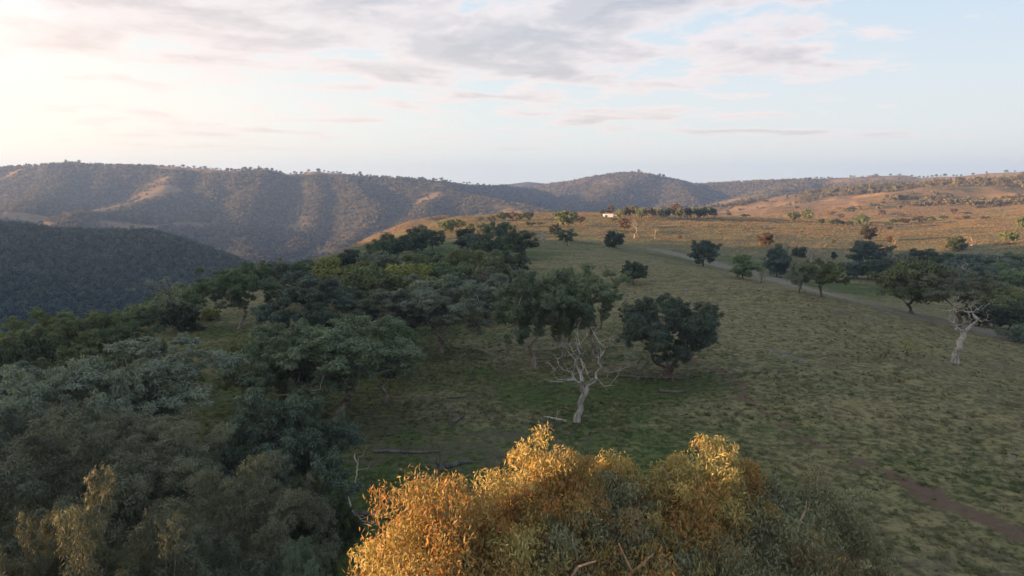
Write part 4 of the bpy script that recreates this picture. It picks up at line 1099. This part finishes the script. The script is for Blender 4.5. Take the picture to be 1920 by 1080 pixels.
# ------------------------------------------------------------------ fallen timber
def fallen(name, label, pix, radii, branches=(), mat=None, seed=1, cat='log', lift=None):
    rs = np.random.RandomState(seed)
    P = np.array([hit(a, b, 400, 15) for a, b in pix])
    if lift is not None: P[:, 2] += np.array(lift)
    P[:, 2] += np.array(radii) * .75
    o0 = P[0].copy()
    # resample with small bends
    Q = []; R_ = []
    for i in range(len(P) - 1):
        m = 5
        for q in range(m):
            f = q / m
            Q.append(P[i] + (P[i + 1] - P[i]) * f + rs.normal(size=3) * .06 * np.array([1, 1, .5]) * (q > 0)); R_.append(radii[i] + (radii[i + 1] - radii[i]) * f)
    Q.append(P[-1]); R_.append(radii[-1])
    Q = np.array(Q) - o0
    R_ = np.array(R_) * rs.uniform(.88, 1.12, len(R_))
    a = Acc(); tube(a, Q, R_, 9)
    n0 = len(Q); 
    # close the ends
    k = 9
    for s, c in ((0, Q[0]), (n0 - 1, Q[-1])):
        ring = a.V[0][s * k:(s + 1) * k]
        V = np.vstack([ring, c[None] + (Q[0] - Q[1] if s == 0 else Q[-1] - Q[-2]) * .02])
        a.add(V, np.array([[j, (j + 1) % k, k] for j in range(k)]), 3)
    me = a.mesh(name)
    root = new_thing(name, label, cat, 'fallen timber in the clearing', tuple(o0))
    child('stem', me, mat or LOGWOOD, root)
    for (f, dx, dy, dz, r) in branches:
        i = int(f * (n0 - 1)); s = Q[i]
        d = np.array([dx, dy, dz]); b = Acc()
        m1 = s + d * .4 + rs.normal(size=3) * .1 * np.linalg.norm(d); m2 = s + d * .75 + rs.normal(size=3) * .1 * np.linalg.norm(d)
        tube(b, np.array([s, m1, m2, s + d]), [r, r * .75, r * .5, r * .2], 6)
        for q in range(3):
            e = d / np.linalg.norm(d) + rs.normal(size=3) * .6
            tube(b, np.array([m2, m2 + e * .35, m2 + e * .7 + (0, 0, .1)]), [r * .4, r * .25, r * .1], 4)
        child('branch', b.mesh(name + '_branch'), mat or LOGWOOD, root)
fallen('fallen_log', 'thick dark fallen log with a thin curved end, behind the sunlit gum', [(986, 829), (1000, 826), (1012, 818), (1034, 803)], [.06, .16, .24, .36], [(.6, -.3, -.8, .3, .08), (.25, -1.2, .1, .1, .05)], seed=3)
fallen('fallen_log', 'broken log with a splintered upright stub, on the green grass', [(823, 882), (842, 877), (868, 869), (890, 866)], [.40, .26, .18, .06], [(.05, .1, .2, 1.2, .09), (.02, -.3, .1, .6, .12), (.5, 1.6, .3, .2, .06)], seed=4)
fallen('fallen_log', 'grey log lying in front of the lone blue-green gum', [(1236, 735), (1260, 736), (1288, 736)], [.24, .20, .12], [(.1, -.5, .5, .2, .07), (.8, .6, .4, .2, .05)], LOGWOOD, 5)
fallen('fallen_log', 'long thin dark log stretched across the green grass', [(700, 848), (740, 849), (785, 850), (826, 848)], [.20, .16, .14, .05], [(.8, .8, 1.0, .3, .05), (.9, 1.0, -.6, .2, .04)], seed=6)
fallen('fallen_log', 'short dark log lying slantwise among straw tufts', [(842, 797), (856, 790), (870, 781)], [.14, .20, .15], [(.3, -.8, .3, .3, .05)], seed=7)
fallen('fallen_log', 'thin dark branchy log at the back of the tufted ground', [(838, 748), (856, 747), (874, 744)], [.10, .12, .06], [(.3, .5, .6, .3, .05), (.6, .4, -.6, .3, .04)], seed=8)
fallen('fallen_log', 'long dark log lying under the lone blue-green gum', [(1160, 705), (1195, 709), (1240, 710), (1290, 711)], [.10, .20, .24, .14], [(.2, 3.6, 1.0, 2.6, .14), (.3, 2.4, .5, 1.9, .1)], seed=9)
fallen('fallen_branch', 'pale crooked dead branch arching out of the green grass', [(652, 947), (661, 966), (678, 979), (712, 986)], [.05, .09, .09, .05], [(.6, 1.2, .3, .4, .05), (.9, .8, .6, .5, .04)], DEADWOOD, 10, 'branch', [.9, .25, 0, 0])
fallen('fallen_log', 'dark rotten log behind the pale crooked branch', [(645, 969), (672, 969), (712, 963)], [.24, .22, .10], [(.7, 1.0, .5, .3, .05)], seed=11)
fallen('fallen_branch', 'pale forked branch hanging down at the foot of the big leaning green gum', [(666, 868), (670, 890), (668, 908)], [.05, .08, .04], [(.5, 1.4, -.6, .7, .05), (.8, .9, -.9, .3, .04), (.3, .5, .2, 1.0, .04)], DEADWOOD, 12, 'branch', [.9, .4, .05])
fallen('fallen_branch', 'whitish branch on the ground beside the double-trunked gum', [(862, 670), (872, 664), (880, 661)], [.07, .08, .03], [(.4, .7, .5, .3, .04)], DEADWOOD, 13, 'branch')
fallen('fallen_log', 'brownish log beyond the whitish branch at the back of the clearing', [(866, 676), (890, 673), (915, 676)], [.10, .14, .08], [(.5, 1.0, .5, .3, .05)], seed=14)
fallen('fallen_log', 'small grey log on the right of the clearing near the red path', [(1350, 724), (1373, 723)], [.13, .09], [(.5, .4, .3, .2, .04)], LOGWOOD, 15)
fallen('fallen_branch', 'tangled dead branches beside the dark round bush on the shoulder', [(346, 619), (368, 618), (392, 614)], [.14, .12, .04], [(.3, .6, .3, .8, .06), (.6, 1.2, .2, .6, .06), (.8, .8, -.4, .5, .04)], seed=16, cat='branch')
fallen('fallen_branch', 'dead roots and branches lying at the foot of the twisted dead tree', [(1020, 782), (1042, 787), (1062, 792)], [.05, .14, .18], [(.3, -.8, .4, .2, .05), (.7, .3, -.9, .2, .07), (.5, .2, 1.0, .3, .05)], DEADWOOD, 17, 'branch')
fallen('fallen_branch', 'thin grey fallen branch right of the foot of the twisted dead tree', [(1078, 778), (1092, 776), (1104, 771)], [.05, .06, .02], [(.4, .6, .6, .2, .03)], DEADWOOD, 18, 'branch')
put_tree('dead_tree', 'broken leaning dead tree with spread limbs under the pale-trunked gum', 'dead_c', None, 285, 745, 150, 858, bark=PALEBARK, cat='dead tree', rz=.4)
put_tree('dead_tree', 'pale broken stump among the shadowed gums at the bottom left', 'snag', None, 426, 1010, 22, 1068, bark=DEADWOOD, cat='stump')

# ------------------------------------------------------------------ white shed
def plain(name, c, rough=.6):
    m, n = material(name)
    pos = n.new('ShaderNodeNewGeometry').outputs['Position']
    a = n.noise(pos, 1.5, 4, .6)
    cc = n.mix(a, tuple(v * .8 for v in c) + (1,), tuple(c) + (1,))
    finish(n, pbsdf(n, cc, rough).outputs[0]); return m
def box(name, lo, hi, mat, parent, roof=0.0):
    x0, y0, z0 = lo; x1, y1, z1 = hi
    V = [(x0, y0, z0), (x1, y0, z0), (x1, y1, z0), (x0, y1, z0), (x0, y0, z1), (x1, y0, z1), (x1, y1, z1), (x0, y1, z1)]
    Fc = [(0, 3, 2, 1), (0, 1, 5, 4), (1, 2, 6, 5), (2, 3, 7, 6), (3, 0, 4, 7), (4, 5, 6, 7)]
    if roof:
        ym = (y0 + y1) / 2
        V += [(x0, ym, z1 + roof), (x1, ym, z1 + roof)]
        Fc = Fc[:5] + [(4, 5, 9, 8), (6, 7, 8, 9), (4, 8, 7), (5, 6, 9)]
    me = bpy.data.meshes.new(name); me.from_pydata(V, [], Fc); me.update(); me.materials.append(mat)
    o = bpy.data.objects.new(name, me); col.objects.link(o); o.parent = parent; return o
def shed():
    p = hit(1141, 407, 2000, 300)
    s = p[1] / F
    root = new_thing('shed', 'long white metal shed standing at the left end of the tree row', 'shed', None, tuple(p))
    wm = plain('white_sheet_metal', (.82, .80, .78)); rm = plain('white_roof_metal', (.88, .86, .84), .4); dk = plain('dark_opening', (.05, .05, .05))
    w = 17 * s
    box('wall', (-w / 2, 0, -.8), (w / 2, 6, 2.1), wm, root)
    box('roof', (-w / 2 - .3, -.35, 2.103), (w / 2 + .3, 6.35, 2.25), rm, root, .75)
    box('door', (-w / 2 + 1.0, -.05, -.3), (-w / 2 + 3.2, -.003, 1.7), dk, root)
    box('lean_to_roof', (w / 2 + .31, .3, 1.2), (w / 2 + .31 + 10 * s, 5, 1.35), rm, root)
    for q in range(3):
        xx = w / 2 + .5 + q * 4.7 * s
        box('post', (xx, .4, -.8), (xx + .15, .55, 1.197), wm, root)
shed()

# ------------------------------------------------------------------ loose pale rocks on the slope
rockm = plain('pale_rock', (.17, .16, .15), .9)
def rock(seed):
    rs = np.random.RandomState(seed); import bmesh
    bm = bmesh.new(); bmesh.ops.create_icosphere(bm, subdivisions=2, radius=1)
    for v in bm.verts:
        n_ = perlin(np.array([v.co.x * 1.3 + seed]), np.array([v.co.y * 1.3 + v.co.z]))[0]
        v.co *= 1 + .7 * n_; v.co.z *= .4; v.co.x = max(-.8, min(.8, v.co.x))
    me = bpy.data.meshes.new('rock'); bm.to_mesh(me); bm.free(); me.materials.append(rockm); return me
RK = [rock(s) for s in range(4)]
for i, (px, py) in enumerate([(1452, 657), (1459, 661), (1466, 664), (1474, 664), (1482, 668), (1489, 672), (1496, 674), (1503, 677), (1478, 661), (1494, 668), (1449, 661), (1470, 670)]):
    p = hit(px, py, 400, 15)
    o = bpy.data.objects.new('rock', RK[i % 4]); col.objects.link(o)
    o.location = p; s = _rt.uniform(.14, .38); o.scale = (s * 1.4, s, s * .8); o.rotation_euler = (0, 0, _rt.uniform(0, 6))
    o['label'] = '%s rock in the outcrop above the red path, %s from its upper left' % (['flat pale', 'small grey', 'broad pale', 'rounded grey'][i % 4], ORDN[i]); o['category'] = 'rock'; o['group'] = 'rocks of the pale outcrop'

# ------------------------------------------------------------------ growth nobody could count
def scatter(name, pts, scl, protos, seed=0, flat=True):
    """one object that draws the given small meshes at its points"""
    rs = np.random.RandomState(seed)
    me = bpy.data.meshes.new(name)
    me.vertices.add(len(pts)); me.vertices.foreach_set('co', np.asarray(pts, np.float32).ravel())
    a = me.attributes.new('scl', 'FLOAT_VECTOR', 'POINT'); a.data.foreach_set('vector', np.asarray(scl, np.float32).ravel())
    r = np.zeros((len(pts), 3), np.float32); r[:, 2] = rs.uniform(0, 6.28, len(pts))
    a = me.attributes.new('rot', 'FLOAT_VECTOR', 'POINT'); a.data.foreach_set('vector', r.ravel())
    a = me.attributes.new('pick', 'INT', 'POINT'); a.data.foreach_set('value', rs.randint(0, len(protos), len(pts)).astype(np.int32))
    me.update()
    o = bpy.data.objects.new(name, me); col.objects.link(o); o['kind'] = 'stuff'
    g = bpy.data.node_groups.new(name, 'GeometryNodeTree')
    g.interface.new_socket('Geometry', in_out='INPUT', socket_type='NodeSocketGeometry')
    g.interface.new_socket('Geometry', in_out='OUTPUT', socket_type='NodeSocketGeometry')
    N = g.nodes; L = g.links
    gi = N.new('NodeGroupInput'); go = N.new('NodeGroupOutput')
    iop = N.new('GeometryNodeInstanceOnPoints')
    mp = N.new('GeometryNodeMeshToPoints'); L.new(gi.outputs[0], mp.inputs[0]); L.new(mp.outputs[0], iop.inputs['Points'])
    g2i = N.new('GeometryNodeGeometryToInstance')
    for pr in reversed(protos):
        oi = N.new('GeometryNodeObjectInfo'); oi.inputs['Object'].default_value = pr; oi.transform_space = 'ORIGINAL'
        L.new(oi.outputs['Geometry'], g2i.inputs[0])
    L.new(g2i.outputs[0], iop.inputs['Instance']); iop.inputs['Pick Instance'].default_value = True
    def na(nm, dt, sock):
        q = N.new('GeometryNodeInputNamedAttribute'); q.data_type = dt; q.inputs['Name'].default_value = nm
        L.new(q.outputs[0], iop.inputs[sock])
    na('pick', 'INT', 'Instance Index'); na('scl', 'FLOAT_VECTOR', 'Scale')
    q = N.new('GeometryNodeInputNamedAttribute'); q.data_type = 'FLOAT_VECTOR'; q.inputs['Name'].default_value = 'rot'
    e = N.new('FunctionNodeEulerToRotation'); L.new(q.outputs[0], e.inputs[0]); L.new(e.outputs[0], iop.inputs['Rotation'])
    L.new(iop.outputs[0], go.inputs[0])
    md = o.modifiers.new('scatter', 'NODES'); md.node_group = g
    return o
def proto_object(name, me, mat):
    if mat: me.materials.clear(); me.materials.append(mat)
    return bpy.data.objects.new(name, me)          # never linked: only drawn through its copies

def far_tree(seed, n=95, L=2.6, W=1.9):
    rs = np.random.RandomState(seed)
    tips = crown_points(rs, 8, 3.8, 3.6, 2.4, 8.4, 1.8, .5, .5)
    A = Acc(); V, F_, T = fill_crown(rs, tips, 1.7, n / 8, L, W, subs=4, droop=.1); A.add(V, F_, 4, T)
    tube(A, np.array([[0, 0, -1.5], [.1, 0, 2.5], [.2, .1, 5.5]]), [.3, .22, .12], 4)
    return A.mesh('far_tree', False, True)
fp = [proto_object('far_tree', far_tree(70 + i), LM['far']) for i in range(3)]
fd = [proto_object('far_tree_dark', far_tree(80 + i), LM['fardark']) for i in range(3)]
ff = [proto_object('flank_tree', far_tree(86 + i, 420, .95, .6), LM['green' if i else 'olive']) for i in range(3)]
def far_woods():
    rs = np.random.RandomState(44)
    n = 170000
    th = rs.uniform(-rad(40), rad(40), n)
    r = np.sqrt(rs.uniform(560 ** 2, 3700 ** 2, n))
    # denser where it is close
    th = np.concatenate([th, rs.uniform(-rad(39), -rad(10), 26000)]); r = np.concatenate([r, rs.uniform(560, 1100, 26000)])
    x = np.sin(th) * r; y = np.cos(th) * r
    tf = rs.uniform(-rad(36), -rad(5), 26000); rf = np.sqrt(rs.uniform(120 ** 2, 620 ** 2, 26000))
    xf, yf = np.sin(tf) * rf, np.cos(tf) * rf
    de, _ = seg_dist(xf, yf, EDGE + [EDGE[0]])
    k = ~inside(xf, yf, EDGE) & (de > 5) & (fbm(xf / 40, yf / 40, 2) > -.25) & (xf > -520) & (yf < 250)
    flank = np.concatenate([np.zeros(len(x), bool), np.ones(k.sum(), bool)])
    x = np.concatenate([x, xf[k]]); y = np.concatenate([y, yf[k]]); th = np.concatenate([th, tf[k]]); r = np.concatenate([r, rf[k]])
    z, lay = terrain(x, y)
    # wood value from the nearest terrain vertex in polar order
    ths = np.unique(np.round(np.arctan2(TX, TY), 5)); 
    allr = np.hypot(TX, TY)
    nr = len(RADII); grid = TWOOD.reshape(-1, nr)
    thg = np.arctan2(TX.reshape(-1, nr)[:, -1], TY.reshape(-1, nr)[:, -1])
    order = np.argsort(thg); it = order[np.clip(np.searchsorted(thg[order], th), 0, len(thg) - 1)]
    ir = np.clip(np.searchsorted(RADII, r), 0, nr - 1)
    wv = grid[it, ir]
    p = np.clip((wv - .28) * 1.6, 0.012, 1.0)
    keep = ((rs.rand(len(x)) < p) & (lay != 9)) | (flank & (rs.rand(len(x)) < .45))
    flank = flank[keep]
    x, y, z, lay, r, wv = x[keep], y[keep], z[keep], lay[keep], r[keep], wv[keep]
    s = rs.uniform(.25, 1.0, len(x)) ** .9 * .92 * np.where(lay == 2, .9, 1.0) * np.where(flank, .75, 1)
    P = np.stack([x, y, z - .3], -1); S = np.stack([s * rs.uniform(.9, 1.2, len(x)), s * rs.uniform(.9, 1.2, len(x)), s], -1)
    dk = (lay == 2) | (lay == 0) | flank
    print('far trees', len(x), 'dark', dk.sum())
    scatter('valley_forest', P[dk & ~flank], S[dk & ~flank], fd, 1); scatter('shoulder_forest', P[flank], S[flank], ff, 6)
    m = (~dk) & (lay == 3); scatter('far_hill_woods', P[m], S[m], fp, 2)
    m = (~dk) & (lay == 4); scatter('spur_saplings', P[m], S[m] * .5, fp, 4)
    m = (~dk) & (lay != 3) & (lay != 4); scatter('mountain_forest', P[m], S[m], fp, 3)
far_woods()

def tuft(seed, n, h, r, w, spread):
    rs = np.random.RandomState(seed); V = []; F_ = []
    for i in range(n):
        a = rs.uniform(0, 6.28); rr = r * rs.rand() ** .5
        b = np.array([math.cos(a) * rr, math.sin(a) * rr, -.03]); o_ = np.array([math.cos(a), math.sin(a), 0]) * spread * rs.uniform(.4, 1.3)
        s = np.array([-math.sin(a), math.cos(a), 0]) * w
        t = b + o_ + np.array([0, 0, h * rs.uniform(.6, 1.2)])
        m = (b + t) / 2 + np.array([0, 0, h * .18])
        k = len(V); V += [b - s, b + s, m + s * .8, m - s * .8, t]
        F_ += [(k, k + 1, k + 2, k + 3), (k + 3, k + 2, k + 4)]
    me = bpy.data.meshes.new('tuft'); me.from_pydata([tuple(v) for v in V], [], F_); me.update(); return me
def tuft_mat(name, a, b):
    m, n = material(name)
    r = n.new('ShaderNodeObjectInfo').outputs['Random']
    c = n.mix(r, a, b)
    p = pbsdf(n, c, .8, .1); tr = n.new('ShaderNodeBsdfTranslucent'); n.put(tr.inputs[0], c)
    mx = n.new('ShaderNodeMixShader'); mx.inputs[0].default_value = .4
    n.l.new(p.outputs[0], mx.inputs[1]); n.l.new(tr.outputs[0], mx.inputs[2]); finish(n, mx.outputs[0]); return m
DRYT = tuft_mat('straw_tussock', (.14, .135, .066, 1), (.32, .285, .165, 1)); GRT = tuft_mat('green_tussock', (.085, .115, .042, 1), (.150, .185, .075, 1))
dt = [proto_object('straw_tuft', tuft(90 + i, 26, .34, .16, .022, .20), DRYT) for i in range(3)]
gt = [proto_object('green_tuft', tuft(95 + i, 26, .20, .20, .028, .22), GRT) for i in range(3)]
def tussocks():
    rs = np.random.RandomState(12)
    def pts(n, r0, r1):
        th = rs.uniform(-rad(40), rad(40), n); r = np.sqrt(rs.uniform(r0 ** 2, r1 ** 2, n))
        return np.sin(th) * r, np.cos(th) * r
    for nm, n, pr, key in (('straw_tussocks', 90000, dt, 0), ('green_tussocks', 70000, gt, 1)):
        x, y = pts(n, 30, 200)
        z, lay = terrain(x, y)
        f = 1.5 * fbm(x / 17 + key * 50, y / 11, 4) + .5 * fbm(x / 3, y / 3 + key * 20, 2)
        if key == 0: p = (.14 + .9 * f + .06 * (x > 12) + .14 * ((x < 12) & (y > 55))) * np.clip(1.1 - np.hypot(x, y) / 175, 0, 1)
        else: p = (.18 + 1.1 * f) * np.clip(1.25 - np.hypot(x, y) / 120, 0, 1)
        k = (rs.rand(n) < p) & (lay == 9)
        x, y, z = x[k], y[k], z[k]
        s = .35 + rs.rand(len(x)) ** 2.2 * 1.1
        scatter(nm, np.stack([x, y, z], -1), np.stack([s, s, s * rs.uniform(.7, 1.2, len(x))], -1), pr, 20 + key)
        print(nm, len(x))
tussocks()
def far_grass():
    rs = np.random.RandomState(31)
    n = 420000
    th = rs.uniform(-rad(16), rad(39), n); r = np.sqrt(rs.uniform(230 ** 2, 1250 ** 2, n))
    x, y = np.sin(th) * r, np.cos(th) * r
    z, lay = terrain(x, y)
    k = ((lay == 9) | (lay == 4) | (lay == 3)) & (rs.rand(n) < np.clip(.34 + 1.2 * fbm(x / 60, y / 22, 4), 0.05, 1) * np.clip(r / 600, .3, 1) * np.where(lay == 9, np.clip((y - 325) / 70, 0, 1), 1))
    x, y, z, r = x[k], y[k], z[k], r[k]
    s = (.8 + rs.rand(len(x)) * 1.0) * np.clip(r / 500, .6, 1.6)
    scatter('far_straw_grass', np.stack([x, y, z], -1), np.stack([s * 1.6, s * 1.6, s * .7], -1), ft, 30)
    print('far grass', len(x))
FST = tuft_mat('far_straw', (.25, .185, .095, 1), (.43, .33, .185, 1))
ft = [proto_object('far_straw_tuft', tuft(190 + i, 12, .34, .2, .06, .22), FST) for i in range(3)]
far_grass()
